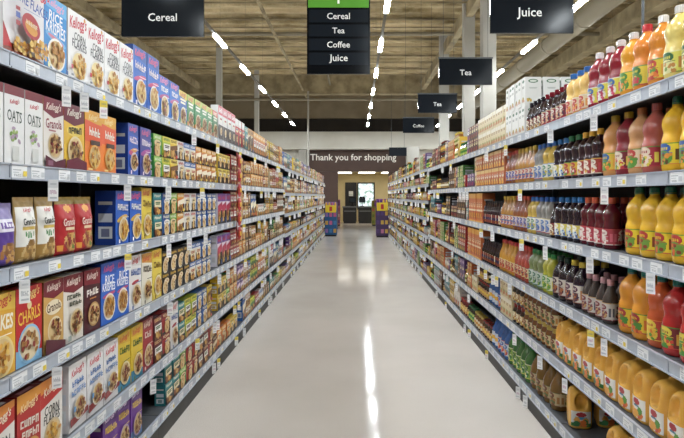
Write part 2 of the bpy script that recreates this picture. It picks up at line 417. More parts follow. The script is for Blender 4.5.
box_design('ricedeep', .158, .285, .07, '#1866d0', [
    ('p', [(0, .84), (1, .8), (1, 1), (0, 1)], '#1f4fae'), script('#d9486e', .5, .9, .7, .06), ('t', 'RICE', .55, .72, .6, '#ffffff', 0, -.06, .014, 1.2), ('t', 'KRISPIES', .5, .60, .84, '#ffffff', 0, -.06, .014, 1.4),
    ('e', .5, .47, .42, .06, '#c64a7c', .1), *bowl(.52, .27, .4, '#efe8dc', 23)], 'deep blue puffed rice cereal box', side='#1d479b')
basic('whitered', .155, .285, '#efebe8', '#dcd6d4', '#4c6bb0', 'Special', '#efe2cf', 24, 'white cereal box with red ribbon', '#cc2a3a', GR, extra=[('e', .5, .5, .3, .06, '#c23040', .1)])
basic('whiteyellow', .15, .28, '#f0ead8', '#d99c3c', '#5a4a3a', 'Muesli', '#e8d6ae', 25, 'cream cereal box with amber top', '#c9452f', GR)
box_design('cornred', .152, .275, .07, '#efe9e2', [
    ('p', [(0, .62), (1, .74), (1, 1), (0, 1)], '#c4241f'), ('p', [(0, .82), (1, .92), (1, 1), (0, 1)], '#e5892a'), script('#f4e6cc', .5, .84, .76, .16),
    ('t', 'CORN', .5, .56, .66, '#35322f', 0, -.05, .014, 1.35), ('t', 'FLAKES', .5, .44, .74, '#4b4744', 0, -.05, .014, 1.3), *bowl(.52, .2, .4, '#d8c29a', 26, FL)], 'red topped corn flakes box', side='#d6d0cc', top='#6d1a1c')
box_design('kellred', .142, .275, .07, '#bf231f', [
    ('p', [(0, .78), (1, .88), (1, 1), (0, 1)], '#e79a30'), script('#f7d9a4', .5, .82, .76, .14), *glyphs(.5, .6, .76, .1, '#f2e5d6', 9, 5, -.06), *glyphs(.5, .46, .7, .1, '#f2e5d6', 10, 5, -.06), *bowl(.52, .2, .38, '#e2a24a', 27, FL)],
    'red honey cereal box with orange top', side='#96191b', top='#6d1a1c')
box_design('fibre', .153, .275, .07, '#efecec', [
    script('#cf2a3a', .5, .86, .72, .16), *glyphs(.5, .7, .62, .09, '#4a7cc0', 11, 5, .08), *glyphs(.5, .57, .76, .09, '#6b93cc', 12, 6, .08),
    ('p', [(0, .08), (1, .16), (1, .24), (0, .2)], '#8e2b2b'), *bowl(.52, .31, .33, '#e6ded2', 28, GR), ('r', .08, .3, .2, .38, '#6fa3d6')], 'white bran flakes box with blue title', side='#e2d9da', top='#c9c2c4')
basic('yellowmix', .152, .28, '#ecc81f', '#e0b322', '#5d7a34', 'Cheer', '#efe0b0', 29, 'bright yellow cereal box with blue base', '#d24a2f', GR, foot='#3b8fb4')
basic('redbowl', .16, .28, '#a8252d', '#8c1c25', '#eddccd', 'Nut', '#efe0cf', 30, 'crimson cereal box with white bowl', '#f1d7c5', GR)
basic('purple', .155, .265, '#6a2b93', '#57207e', '#e9c14d', 'Raisin', '#b7a0c8', 31, 'purple cereal box', '#e0c9ea', GR, foot='#4a74a8')
basic('gold', .16, .25, '#cf9a35', '#b9842a', '#7a4a1d', 'Nuts', '#ead29a', 32, 'gold cereal box', '#8f3020', FL)
# pouches
pouch_design('wpouch', .125, .235, .06, '#b8975a', [('r', 0, .0, 1, .26, '#a8813f'), ('r', .03, .26, .97, .86, '#efece4'), ('e', .62, .27, .2, .17, '#8f6a35'), *heap(.1, .9, .03, .24, 6, ('#b98e4c', '#8f6a35', '#cfae72'), 26, .09),
    ('t', 'Granola', .45, .63, .56, '#3d3b36', 0, .05, .02, 1.6), ('t', "Kellogg's", .45, .8, .4, '#cc3340', .3, .1, .02, 1.3), *glyphs(.52, .43, .45, .09, '#4f8f52', 13, 4), ('r', .2, .5, .8, .54, '#d9b85a')], 'white granola pouch with gold ends')
pouch_design('rpouch', .15, .235, .06, '#b91f24', [('r', 0, .88, 1, 1, '#a78a3c'), ('e', .5, .8, .18, .1, '#e6a13c'), ('t', 'Granola', .44, .57, .56, '#f4e8dc', 0, .04, .014, 1.6), ('r', .3, .42, .75, .47, '#f0d9b0'),
    ('e', .6, .22, .36, .26, '#d9a75a'), *heap(.3, .9, .1, .34, 8, ('#a8743a', '#d9b26a', '#6f8a3f', '#8f2f2a'), 22, .09), ('r', .05, .08, .2, .18, '#e8a03a')], 'red granola pouch with gold top')
pouch_design('ppouch', .115, .215, .07, '#5d3f96', [('p', [(0, .55), (1, .7), (1, 1), (0, 1)], '#8f83b8'), ('r', .1, .55, .9, .75, '#e5e1ee'), *glyphs(.5, .65, .6, .1, '#6b4aa0', 14, 4), ('e', .6, .25, .3, .25, '#8a5a34'), *heap(.2, .9, .08, .32, 9, ('#a8743a', '#4a2f52', '#c79a58'), 16, .1)], 'purple snack pouch with pale top')
# small boxes, sold in two layers
def small(key, W, H, base, hdr, tcol, disc, seed, look, kind='cereal_box', cat='cereal box', D=.065, style=0):
    R = random.Random(seed)
    dk = R.choice(('#2a1c18', '#3a1f1c', '#1f2430', '#33261a'))
    art = [('r', 0, .74, 1, 1, hdr), *glyphs(.5, .87, .7, .13, tcol, seed, 5), ('r', 0, 0, 1, .1, dk), ('r', R.choice((0, .8)), .1, R.choice((.2, 1)), .45, dk)]
    if style == 0: art += [('e', R.uniform(.35, .65), .6, R.uniform(.25, .4), .14, R.choice(('#f4efe4', '#f1e3b4', '#e8d0a0'))), *scribble(.5, .6, .4, R.choice(('#3a3a3c', '#b3262e', '#274a9a')), 1, .05), *bowl(R.uniform(.38, .62), R.uniform(.24, .32), R.uniform(.2, .34), R.choice(('#efe6d2', '#d9a860', '#b8803a')), seed, disc, n=11)]
    elif style == 1: art += [('r', .1, .34, .9, .66, R.choice(('#f4f0ea', '#efe0b8'))), *scribble(.5, .54, .6, R.choice(('#b3262e', '#2f2f33', '#2f6b3a')), 2, .05), *heap(.15, .85, .06, .3, seed, disc, 9, .13)]
    else: art += [('p', [(0, .3), (1, .5), (1, .74), (0, .6)], tcol), *heap(.1, .7, .12, .36, seed, disc, 12, .13), ('r', .7, .05, .93, .2, R.choice(('#d63b32', '#f1d24a', '#2f66b8')))]
    box_design(key, W, H, D, base, art, look, kind, cat)
S2 = ('#c98f3c', '#8a5226', '#e0b35a')
SM = [('s_green', '#3f9a48', '#8fc94f', '#f4f0d8', 'small green'), ('s_lime', '#b5c832', '#e5d83c', '#3f7a35', 'small lime green'), ('s_yellow', '#e8be2a', '#f0d858', '#7a4a1d', 'small yellow'),
      ('s_white', '#eeeae4', '#d9d4cf', '#c23a34', 'small white'), ('s_whiteblue', '#e9e6e6', '#3f6fb8', '#f4f4f4', 'small white and blue'), ('s_orange', '#dd7a2a', '#e8a83a', '#fff2d9', 'small orange'),
      ('s_blue', '#2f6ab8', '#26539c', '#f3e9c9', 'small blue'), ('s_teal', '#2f7f86', '#38989a', '#f1ead2', 'small teal'), ('s_black', '#262224', '#3a2f26', '#e2b33a', 'small black and gold'),
      ('s_red', '#b5272b', '#8c1c22', '#f1d9a8', 'small red'), ('s_maroon', '#5d1c26', '#7a2630', '#e5c27a', 'small maroon'), ('s_brown', '#7a4a2a', '#5d3720', '#efd9ae', 'small brown'),
      ('s_cream', '#e3d3ad', '#c98a3c', '#5a3a22', 'small cream and amber'), ('s_purple', '#6d4a92', '#523678', '#f0dcec', 'small purple')]
for i, (k, b, h, t, lk) in enumerate(SM):
    small(k, .138, .128, b, h, t, S2, 40 + i, lk + ' cereal box', style=0 if k == 's_black' else i % 3)
    small('n' + k[1:], .13 + .012 * (i % 3), .13 + .01 * (i % 2), b, h, t, S2, 70 + i, lk + ' snack carton', 'snack_carton', 'snack box', style=(i + 1) % 3)
    small('m' + k[1:], .15 + .012 * (i % 2), .26, b, h, t, S2, 90 + i, lk.replace('small', 'tall') + ' snack carton', 'snack_carton', 'snack box', style=(i + 2) % 3)
small('w_white', .16, .30, '#f1eeee', '#d9455a', '#ffffff', S2, 120, 'tall white snack carton with red top', 'snack_carton', 'snack box', style=0)
small('w_purple', .15, .26, '#eae4ee', '#7a4fa0', '#c23a5a', S2, 121, 'tall white and purple snack carton', 'snack_carton', 'snack box', style=2)
small('w_red', .15, .28, '#c8323a', '#e8e2de', '#ffffff', S2, 122, 'tall red snack carton with white top', 'snack_carton', 'snack box', style=0)

# ---- bottles ------------------------------------------------------------------
BIG = [(0, .046), (.006, .054), (.02, .057), (.120, .057), (.130, .0555), (.142, .0515), (.152, .0500), (.162, .0515), (.174, .0545), (.188, .0555), (.204, .0535), (.222, .0455), (.240, .031), (.252, .0205), (.258, .0185), (.272, .0175)]
MID = [(0, .036), (.006, .042), (.03, .0435), (.1, .0435), (.115, .041), (.13, .038), (.145, .041), (.165, .043), (.185, .038), (.205, .022), (.215, .0165), (.228, .016)]
SML = [(0, .03), (.005, .036), (.02, .038), (.10, .038), (.118, .036), (.14, .028), (.16, .019), (.172, .015), (.19, .0145)]
TAL = [(0, .033), (.006, .039), (.02, .041), (.13, .041), (.15, .037), (.175, .026), (.2, .017), (.215, .015), (.235, .015)]
CYL = [(0, .042), (.006, .049), (.02, .051), (.14, .051), (.16, .048), (.185, .035), (.205, .022), (.215, .019), (.23, .0185)]
def fl(base, cols, tcol, seed, word=None):
    a = [('r', 0, .0, 1, .05, cols[0]), ('r', 0, .95, 1, 1, cols[-1]), ('e', .5, .74, .26, .14, tcol), ('e', .5, .3, .3, .2, cols[-1] if seed % 2 else tcol)]
    R = random.Random(seed)
    for i in range(18): a.append(('e', .5 + R.uniform(-.27, .27), .3, R.uniform(.04, .075), R.uniform(.04, .07), R.choice(cols), R.uniform(0, 3), R.uniform(-.13, .13)))
    a += glyphs(.5, .74, .34, .12, base, seed, 5) + [('r', .2, .52, .8, .55, tcol), ('r', .03, .2, .14, .7, cols[1]), ('r', .86, .2, .97, .7, cols[1])]
    if word: a.append(('t', word, .5, .76, .42, base, .2, .06, .02, 1.2))
    return a
def B(key, prof, juice, cap, lz, lb, cols, tcol, seed, look, capr=.02, word=None, kind='juice_bottle', cat='juice bottle'):
    bottle_design(key, prof, juice, cap, (lz[0], lz[1], lb, fl(lb, cols, tcol, seed, word)), look, kind, cat, capr)
OR = ('#e8792a', '#f0a83a', '#5f9a3c'); RD = ('#c22a3a', '#e8d04a', '#5f8f3c'); YL = ('#f2d43a', '#e89a2a', '#4f8a3c'); PU = ('#6a2a6a', '#c23a5a', '#e8e0d8')
B('lemon', BIG, '#e6cf74', '#e8e6e2', (.03, .112), '#e3dc5a', ('#7a9a3c', '#c98a3a', '#e9e3a0'), '#2f6a3a', 1, 'pale lemon juice bottle with white cap')
B('orangeW', BIG, '#e08a1e', '#e9e7e4', (.03, .112), '#edcf32', OR, '#c23a2a', 2, 'amber orange juice bottle with white cap')
B('orangeR', BIG, '#df8318', '#d0252b', (.03, .112), '#eed23a', RD, '#3f7a35', 3, 'orange juice bottle with red cap')
B('mango', BIG, '#eaa018', '#e9e7e4', (.03, .112), '#f1d32c', OR, '#4f8f3a', 4, 'golden mango juice bottle with white cap')
B('cranW', BIG, '#8e1224', '#e9e2e2', (.03, .112), '#e8dc4a', ('#c22a4a', '#e85a7a', '#f1ece6'), '#3f6fb0', 5, 'red cranberry juice bottle with white cap')
B('peach', MID, '#e6bd6a', '#2f6ab4', (.022, .098), '#efd9b4', ('#d9573a', '#e8a04a', '#f4ece0'), '#c23a3a', 6, 'peach juice bottle with blue cap')
B('grapeR', SML, '#2a0d16', '#7a1422', (.018, .096), '#8c1f2c', ('#c23a4a', '#3a2a4a', '#e3c9a0'), '#e9e2d6', 7, 'small dark grape juice bottle with red cap', .017)
B('grapeK', SML, '#241018', '#1f1c24', (.018, .09), '#7a3428', ('#c99a4a', '#3a2a4a', '#8f2f3a'), '#f0e6d0', 8, 'small dark juice bottle with black cap', .017)
B('yellowG', BIG, '#edb714', '#13633f', (.03, .112), '#f2d521', ('#e8912a', '#6a4a2a', '#5f9a3c'), '#2f5fb0', 9, 'yellow pineapple juice bottle with green cap')
B('rosy', BIG, '#b5594e', '#d9706a', (.03, .112), '#a8243a', RD, '#f0d9c0', 10, 'rosy juice bottle with pink cap')
B('blush', BIG, '#d9a06a', '#e08a4a', (.03, .112), '#e8cfae', OR, '#c23a3a', 11, 'pale blush juice bottle with orange cap')
B('ruby', BIG, '#8a2430', '#e0b82a', (.03, .112), '#7a1f30', RD, '#e8d9c4', 12, 'ruby juice bottle with yellow cap')
B('apricot', BIG, '#dc9a58', '#e2bf2c', (.03, .112), '#e8c23a', OR, '#3f6fb0', 13, 'apricot juice bottle with yellow cap')
B('grapeY', MID, '#2c0f18', '#dfa62a', (.022, .098), '#a83a30', ('#e8dccb', '#c23a4a', '#e8b84a'), '#f0e6d6', 14, 'dark grape juice bottle with yellow cap', .018)
B('grapeG', MID, '#261218', '#2f6f45', (.022, .098), '#e0b83a', ('#c23a4a', '#f0e9dc', '#5f8f3c'), '#b02a34', 15, 'dark juice bottle with green cap', .018)
B('grapeB', MID, '#221420', '#2f78b8', (.022, .098), '#d9c65a', ('#2f6ab4', '#c8d9e8', '#3f2a5a'), '#f2efe6', 16, 'dark juice bottle with blue cap', .018)
B('whiteB', MID, '#c9a84a', '#2f6ab4', (.022, .112), '#e9e6da', ('#c8b23a', '#7aa04a', '#3f6fb0'), '#3f7f5a', 17, 'white labelled apple juice bottle with blue cap', .018)
B('clearB', MID, '#8c8a86', '#2f5fa8', (.022, .112), '#e2dfd8', ('#c23a4a', '#7a7fb0', '#b0a060'), '#3f6fb0', 18, 'clear white labelled bottle with blue cap', .018)
B('amber', TAL, '#a8752a', '#c8a43a', (.03, .105), '#e3d9c6', ('#c23a34', '#d99a3a', '#3f5f9a'), '#b03a34', 19, 'tall amber juice bottle', .017)
B('amberR', TAL, '#8a4a22', '#b5402f', (.03, .105), '#dcd2d6', ('#5f4a9a', '#c23a4a', '#d9b24a'), '#3f4f9a', 20, 'tall brown juice bottle with red cap', .017)
B('pineY', BIG, '#e9b61c', '#1f6f52', (.03, .112), '#f0d022', ('#d9652a', '#8a3a2a', '#6f9a3c'), '#b5342f', 21, 'large yellow juice bottle with dark green cap')
B('cranO', MID, '#5a0f1e', '#cf5a34', (.022, .098), '#b03a4a', ('#e8d9d2', '#d96a7a', '#c23a3a'), '#f2e6dc', 22, 'dark cranberry bottle with orange cap', .018)
B('redT', BIG, '#b51f1c', '#1f8478', (.03, .112), '#7a2a2a', ('#d9432f', '#e8b03a', '#4f8f3c'), '#e8d24a', 23, 'red fruit punch bottle with teal cap')
B('redorT', BIG, '#c8551f', '#1f8478', (.03, .112), '#c23a2a', ('#f0b83a', '#5f9a3c', '#e8792a'), '#f0d24a', 24, 'orange red juice bottle with teal cap')
B('orangeT', BIG, '#e3951c', '#1f8478', (.03, .112), '#eec92a', ('#c9482a', '#e8792a', '#4f8f3c'), '#a82f3a', 25, 'orange juice bottle with teal cap')
B('pinkC', SML, '#463c38', '#c9929a', (.018, .1), '#cfc9c4', ('#8a2f3a', '#5f5f6a', '#c9a06a'), '#7a2f3a', 26, 'small clear juice bottle with pink cap', .016)
B('purpleY', CYL, '#22101e', '#d4b83a', (.03, .13), '#e3dcd0', ('#8a4a34', '#d98a4a', '#3f2a4a'), '#5a2a4a', 27, 'large dark purple juice bottle', .02)
B('purpleK', CYL, '#1d0f18', '#2a3f34', (.03, .13), '#d9d2c8', ('#7a3a3a', '#b06a3a', '#3f2a4a'), '#4a2a3a', 28, 'large black grape juice bottle', .02)
B('limeG', MID, '#b3b13a', '#3f8f4a', (.022, .112), '#e3e4c8', ('#8fae3c', '#d8d23a', '#4f8f3c'), '#3f8f4a', 29, 'lime juice bottle with green cap', .018)
B('greenC', MID, '#7f8a5a', '#2f7a44', (.022, .112), '#cfd8d0', ('#5f8f9a', '#8fae3c', '#b0b0b8'), '#2f6a4a', 30, 'pale green juice bottle with green cap', .018)
B('redY', TAL, '#a8402a', '#c8302a', (.03, .105), '#e3d2a8', ('#c22a3a', '#e8b03a', '#6f3a4a'), '#b02a2a', 31, 'tall red juice bottle', .017)
B('goldY', TAL, '#c98f2a', '#b5342f', (.03, .105), '#e3cfa0', ('#d9652a', '#8a3a2a', '#d9b84a'), '#a82f2a', 32, 'tall golden juice bottle with red cap', .017)
B('jarAmber', [(0, .036), (.006, .042), (.09, .043), (.105, .038), (.115, .032), (.125, .032)], '#6a3f1c', '#b59a3a', (.018, .085), '#d9c79a', ('#8a4a2a', '#c98a3a', '#5a6a3a'), '#7a2f24', 33, 'amber jar with gold lid', .034, None, 'juice_jar', 'jar')
B('jarDark', [(0, .036), (.006, .042), (.09, .043), (.105, .038), (.115, .032), (.125, .032)], '#2c1a14', '#7a2420', (.018, .085), '#b58a5a', ('#8a2f24', '#d9b84a', '#3a4a2a'), '#f0e2c0', 34, 'dark jar with red lid', .034, None, 'juice_jar', 'jar')
B('bigAmber', [(0, .05), (.008, .058), (.1, .06), (.14, .057), (.18, .04), (.205, .024), (.215, .02), (.24, .019)], '#7a5a2a', '#3f4a34', (.03, .11), '#c9b48a', ('#7a4a2a', '#a8743a', '#5f6a3a'), '#6a3a24', 35, 'large amber cider bottle', .022)
B('greenBig', CYL, '#3f6f34', '#2f7a44', (.03, .13), '#8fb04a', ('#d9d24a', '#3f8f4a', '#e8e2c8'), '#2a5f34', 36, 'green juice bottle with lime label', .02)
B('blueBig', CYL, '#2f5a9a', '#2f66b0', (.03, .13), '#c8d2e0', ('#3f7ac0', '#e8b03a', '#c23a3a'), '#2a4a9a', 37, 'blue drink bottle with pale label', .02)

# ---- jug ----------------------------------------------------------------------
def jug_design(key, juice, cap, art, look):
    W, D, H = .128, .15, .235; n = 56
    mb = MB(); jc = lin(juice)
    rings = [(0, .9, 0), (.008, .98, 0), (.03, 1, 0), (.08, 1, 0), (.098, 1, 0), (.106, 1, 0), (.113, 1, 0), (.12, .995, 0), (.127, .99, 0), (.134, .985, 0), (.141, .98, 0), (.148, .972, 0), (.155, .96, 0), (.162, .945, 0), (.169, .925, .0), (.176, .90, .0), (.183, .865, .0), (.19, .82, .0), (.197, .76, .002), (.205, .66, .004), (.213, .5, .006), (.22, .33, .008), (.227, .28, .008), (.238, .27, .008)]
    b = 0
    for z, s, sh in rings:
        for i in range(n):
            a = 2 * PI * i / n; e = .55 if s > .5 else .9
            cx, sy = math.sin(a), -math.cos(a)
            x = math.copysign(abs(cx) ** e, cx) * W / 2 * s; y = math.copysign(abs(sy) ** e, sy) * (D / 2 * s if s > .5 else W / 2 * s) + sh
            q = (x / .03) ** 2 + ((z - .15) / .043) ** 2          # oval hand grip pressed into the front
            if y < 0 and q < 1: y += .05 * (1 - q) ** .45
            mb.v.append((x, y + D / 2, z))
    for k in range(len(rings) - 1):
        for i in range(n):
            j = (i + 1) % n
            mb.f.append((k * n + i, k * n + j, (k + 1) * n + j, (k + 1) * n + i)); mb.c.append(jc)
    mb.f.append(tuple(reversed(range(n)))); mb.c.append(jc)
    t = (len(rings) - 1) * n; mb.f.append(tuple(t + i for i in range(n))); mb.c.append(jc)
    body = mb.mesh('juice_jug', PLASTIC, True)
    cm = MB(); cc = lin(cap)
    cm.lathe([(.232, .0225), (.254, .0225), (.258, .019)], 28, cc, 0, D / 2 + .008, colf=lambda k, i: cc if i % 2 else tuple(a * .85 for a in cc))
    capm = cm.mesh('cap', PLASTIC)
    lm = MB(); lw, lz0, lh = .104, .016, .084
    nu, nv = 26, 22
    for j in range(nv):
        for i in range(nu):
            u0, u1, v0, v1 = i / nu, (i + 1) / nu, j / nv, (j + 1) / nv
            def P(u, v):
                x = (u - .5) * lw
                # follow the rounded front of the jug
                e = .55; ax = min(.999, abs(x) / (W / 2)); sa = ax ** (1 / e); yy = -(D / 2) * (math.sqrt(max(0, 1 - sa * sa)) ** e)
                return (x, yy + D / 2 - .0012, lz0 + v * lh)
            lm.poly([P(u0, v0), P(u1, v0), P(u1, v1), P(u0, v1)], lin(sample(art, '#eceae2', (u0 + u1) / 2, (v0 + v1) / 2, lw, lh)))
    labm = lm.mesh('label', CARD)
    hm = MB()                                               # moulded bridge of the grip
    reg(key, W=W, H=.258, D=D, mesh=body, look=look, kind='juice_jug', cat='juice jug', base=juice, art=art, parts=[('cap', capm), ('label', labm)])
jug_design('jugRed', '#f0b445', '#12462f', [('e', .5, .8, .24, .13, '#b02a30'), ('r', .3, .55, .7, .64, '#3f7f9a'), *fruit(.5, .24, .27, ('#e8792a', '#f0a83a', '#d9542a', '#5f9a3c'), 2, 9)], 'orange juice jug with red badge label')
jug_design('jugBlue', '#f0b445', '#12462f', [('r', 0, .0, 1, .22, '#3f7a3a'), ('e', .5, .78, .26, .13, '#b02a30'), ('r', .2, .45, .8, .64, '#4f9ab8'), *fruit(.5, .26, .27, ('#f0a83a', '#e8792a', '#3f7f4a', '#6fb0c8'), 4, 9)], 'orange juice jug with blue and green label')
# ---- cartons ------------------------------------------------------------------
def carton(key, W, H, D, base, art, look, kind='juice_carton', cat='carton', side=None, side_art=None):
    box_design(key, W, H, D, base, art, look, kind, cat, side=side, side_art=side_art)
carton('cartW', .078, .2, .115, '#eae9e4', [('e', .5, .86, .3, .14, '#3f6f4a'), *scribble(.5, .66, .6, '#8a8f86', 2, .03), *fruit(.5, .22, .24, ('#7aa04a', '#d9b24a', '#c9803a'), 5)], 'white juice carton with green badge', side_art=[('e', .5, .86, .3, .12, '#3f6f4a'), ('e', .5, .86, .22, .07, '#dfe6da'), *scribble(.5, .62, .5, '#b9bdb5', 2, .02), *fruit(.28, .2, .12, ('#7aa04a', '#d9b24a'), 6)])
carton('cartT', .078, .145, .12, '#e3d2a4', [('r', 0, .78, 1, 1, '#eee6d2'), *scribble(.5, .7, .6, '#9a6a3a', 2, .05), *fruit(.5, .25, .26, ('#d99a3a', '#c9703a', '#8aa04a'), 6)], 'cream carton with golden fruit')
def tea(key, W, H, base, hdr, cols, tcol, seed, look, D=.13):
    R = random.Random(seed)
    art = [('r', 0, .76, 1, 1, hdr), *glyphs(.5, .88, .7, .12, tcol, seed, 5), ('r', 0, 0, 1, .12, R.choice(('#2a1c18', '#3a1f1c', '#241e24'))), ('r', 0, .12, .16, .5, R.choice(('#33221a', '#4a2420', '#2a2a34'))), ('e', .5, .6, .36, .16, R.choice(('#f4efe0', '#f0dfa8', '#efe6e0'))), *scribble(.5, .6, .42, base, 1, .05), *fruit(.5, .24, .26, cols, seed)]
    box_design(key, W, H, D, base, art, look, 'tea_box', 'tea box')
carton('cartO', .082, .145, .14, '#d2703f', [('r', 0, .8, 1, 1, '#e6c27a'), ('r', 0, 0, 1, .1, '#7a2a20'), ('r', .78, .1, 1, .5, '#8f3a2a'), ('e', .5, .56, .34, .2, '#f1e3cf'), *scribble(.5, .58, .4, '#b02a2a', 1, .06), *fruit(.5, .22, .26, ('#f0a83a', '#c8302a', '#f1dc8a'), 7)], 'orange fruit carton')
carton('cartOt', .085, .28, .12, '#d8743a', [('r', .75, .1, 1, .5, '#8f3a2a'), ('r', 0, .38, 1, .44, '#efe0c0'),('r', 0, .82, 1, 1, '#e8a83a'), ('e', .5, .6, .34, .3, '#f1dcae'), *scribble(.5, .63, .45, '#a82a2a', 2, .04), *fruit(.5, .22, .3, ('#f0c23a', '#c8302a', '#f1dc8a'), 8), ('r', 0, 0, 1, .05, '#f0b83a')], 'tall orange carton')
TEA = [('t_orange', '#d4662c', '#e8b24a', OR, '#f4e6c8', 'orange tea box'), ('t_red', '#a8282c', '#c8483a', RD, '#f0d9b0', 'red tea box'), ('t_brown', '#5d3a24', '#7a5030', ('#a8743a', '#d9b26a', '#3a2a1c'), '#e8c88a', 'brown coffee box'),
       ('t_yellow', '#e0b42c', '#efd45a', YL, '#8a3a24', 'yellow tea box'), ('t_green', '#4f8a44', '#86b04a', ('#c8d24a', '#3f7f3a', '#f0e6a0'), '#f2efd2', 'green tea box'), ('t_white', '#e6e1d6', '#b0a890', ('#8fae4a', '#d9b24a', '#c23a3a'), '#7a2f34', 'white tea box'),
       ('t_black', '#241e1e', '#3a2c24', ('#c9982f', '#8a2f2a', '#e8d9b0'), '#d9b24a', 'black and gold coffee box'), ('t_purple', '#5f3f74', '#7a5a92', PU, '#f0dce4', 'purple tea box'), ('t_teal', '#2f7480', '#4a9aa4', ('#e8b24a', '#c9e0d8', '#c23a3a'), '#f1ead2', 'teal tea box'),
       ('t_maroon', '#5a1c24', '#7a2a30', ('#c9982f', '#a83a34', '#e0c89a'), '#e8cf9a', 'maroon coffee box'), ('t_pink', '#c9607a', '#e0a0ac', RD, '#fbeef0', 'pink tea box')]
for i, (k, b, h, c, t, lk) in enumerate(TEA):
    tea(k, .098 + .012 * (i % 3), .125 + .012 * (i % 2), b, h, c, t, 140 + i, lk)
    tea(k + '_tall', .1 + .015 * (i % 2), .245, b, h, c, t, 160 + i, 'tall ' + lk)
JP = [(0, .036), (.006, .041), (.10, .0415), (.116, .036), (.126, .032), (.136, .032)]
JAR = [('j_dark', '#2a1812', '#6a2420', '#b0854a', ('#8a2f24', '#e0b84a', '#e8dcc0'), 'dark coffee jar with red lid'), ('j_gold', '#3a2416', '#b8902f', '#d9b45a', ('#7a2f24', '#f0e2b0', '#4a2f1c'), 'brown coffee jar with gold lid'),
       ('j_green', '#2f2a18', '#2f6a3f', '#9ab04a', ('#e0d24a', '#3f7f3a', '#f0ead0'), 'dark jar with green lid'), ('j_red', '#6a2018', '#a82a24', '#d9a85a', ('#c8302a', '#f0d27a', '#5a2a1c'), 'red jar with red lid'),
       ('j_black', '#1c1614', '#1c1a1a', '#8a6a3a', ('#c9982f', '#e8dcc0', '#8a2f24'), 'black coffee jar'), ('j_amber', '#8a5a24', '#c8b04a', '#e0d0a0', ('#b0622a', '#7a8a3a', '#8a2f24'), 'amber honey jar')]
for i, (k, j, c, lb, co, lk) in enumerate(JAR):
    B(k, JP, j, c, (.02, .095), lb, co, co[1], 180 + i, lk, .034, None, 'coffee_jar', 'jar')

# ------------------------------------------------------------------ camera
cam = bpy.data.cameras.new('camera'); co = bpy.data.objects.new('camera', cam); COL.objects.link(co)
co.location = (0, 0, CAMZ); co.rotation_euler = (PI / 2, 0, 0)
cam.sensor_fit = 'HORIZONTAL'; cam.sensor_width = 36; cam.lens = F / 684 * 36
cam.shift_x = -(356 - 342) / 684; cam.shift_y = -(219 - 196) / 684
cam.clip_end = 120
scene.camera = co

# ------------------------------------------------------------------ shelving geometry
XL, XR = -1.144, 1.16
LZ_A = [1.925, 1.555, 1.21, .85, .48, .165]
LZ_B = [1.905, 1.50, 1.16, .83, .47, .165]
RZ_A = [1.885, 1.54, 1.195, .84, .50, .15]
RZ_B = [1.905, 1.65, 1.37, 1.09, .80, .49, .15]
LB = [.42 + 1.43 * k for k in range(15)]                    # bay joints along the cereal side
RB = [.65, 2.08, 3.2, 4.61, 6.04, 7.53] + [9.02 + 1.43 * k for k in range(9)]
END = LB[-1]
def levels(side, y):
    if side < 0: return LZ_A if y < 9.0 else LZ_B
    return RZ_A if y < 9.0 else RZ_B
ORD = ['first', 'second', 'third', 'fourth', 'fifth', 'sixth', 'seventh', 'eighth', 'ninth', 'tenth', 'eleventh', 'twelfth', 'thirteenth', 'fourteenth', 'fifteenth', 'sixteenth', 'seventeenth', 'eighteenth', 'nineteenth', 'twentieth'] + ['%dth' % i for i in range(21, 60)]
NUM = ['zero', 'one', 'two', 'three', 'four', 'five', 'six', 'seven', 'eight', 'nine', 'ten', 'eleven', 'twelve', 'thirteen', 'fourteen', 'fifteen', 'sixteen', 'seventeen', 'eighteen', 'nineteen', 'twenty'] + [str(i) for i in range(21, 60)]
def shelf_word(k, n): return 'top' if k == 0 else 'bottom' if k == n - 1 else ORD[k]
def bay_of(side, y):
    b = LB if side < 0 else RB
    for i in range(len(b) - 1):
        if y < b[i + 1]: return i
    return len(b) - 2

# price labels shared by all rails
def price_label_mesh(seed, yellow):
    R = random.Random(seed); m = MB(); w, h = .085, .04
    m.box(-w / 2, w / 2, -.0008, 0, 0, h, lin('#e6e7e8'))
    e = [('r', .06, .62, .6, .72, '#b3b5ba'), ('r', .06, .42, .45, .5, '#bdbfc4'), *glyphs(.34, .22, .44, .2, '#b0b1b6', seed, 4), ('r', .68, .15, .94, .6, '#e3c84a' if yellow else '#c5c8cc')]
    paint(m, e, w, h, lambda x, z, l: (x, -.0008 - l, z))
    return m.mesh('price_label', PAPER)
PL = [price_label_mesh(i, i % 3 == 0) for i in range(6)]
def tag_mesh(seed, yellow):
    R = random.Random(seed); m = MB(); w, h = .034, .08
    m.box(-w / 2, w / 2, -.0006, .0006, -h, 0, lin('#efefee'))
    e = [('r', 0, .62, 1, 1, '#e6cf52' if yellow else '#d9dadb'), *glyphs(.5, .42, .7, .2, '#ccb0c0' if R.random() < .4 else '#bcbdc2', seed, 4), ('r', .15, .12, .85, .2, '#c2c4c8'), ('r', .2, .76, .8, .84, '#c4b46a' if yellow else '#bfc1c5')]
    paint(m, e, w, h, lambda x, z, l: (x, -.0006 - l, z - h))
    return m.mesh('hanging_tag', PAPER)
TG = [tag_mesh(i, i % 3 == 0) for i in range(6)]

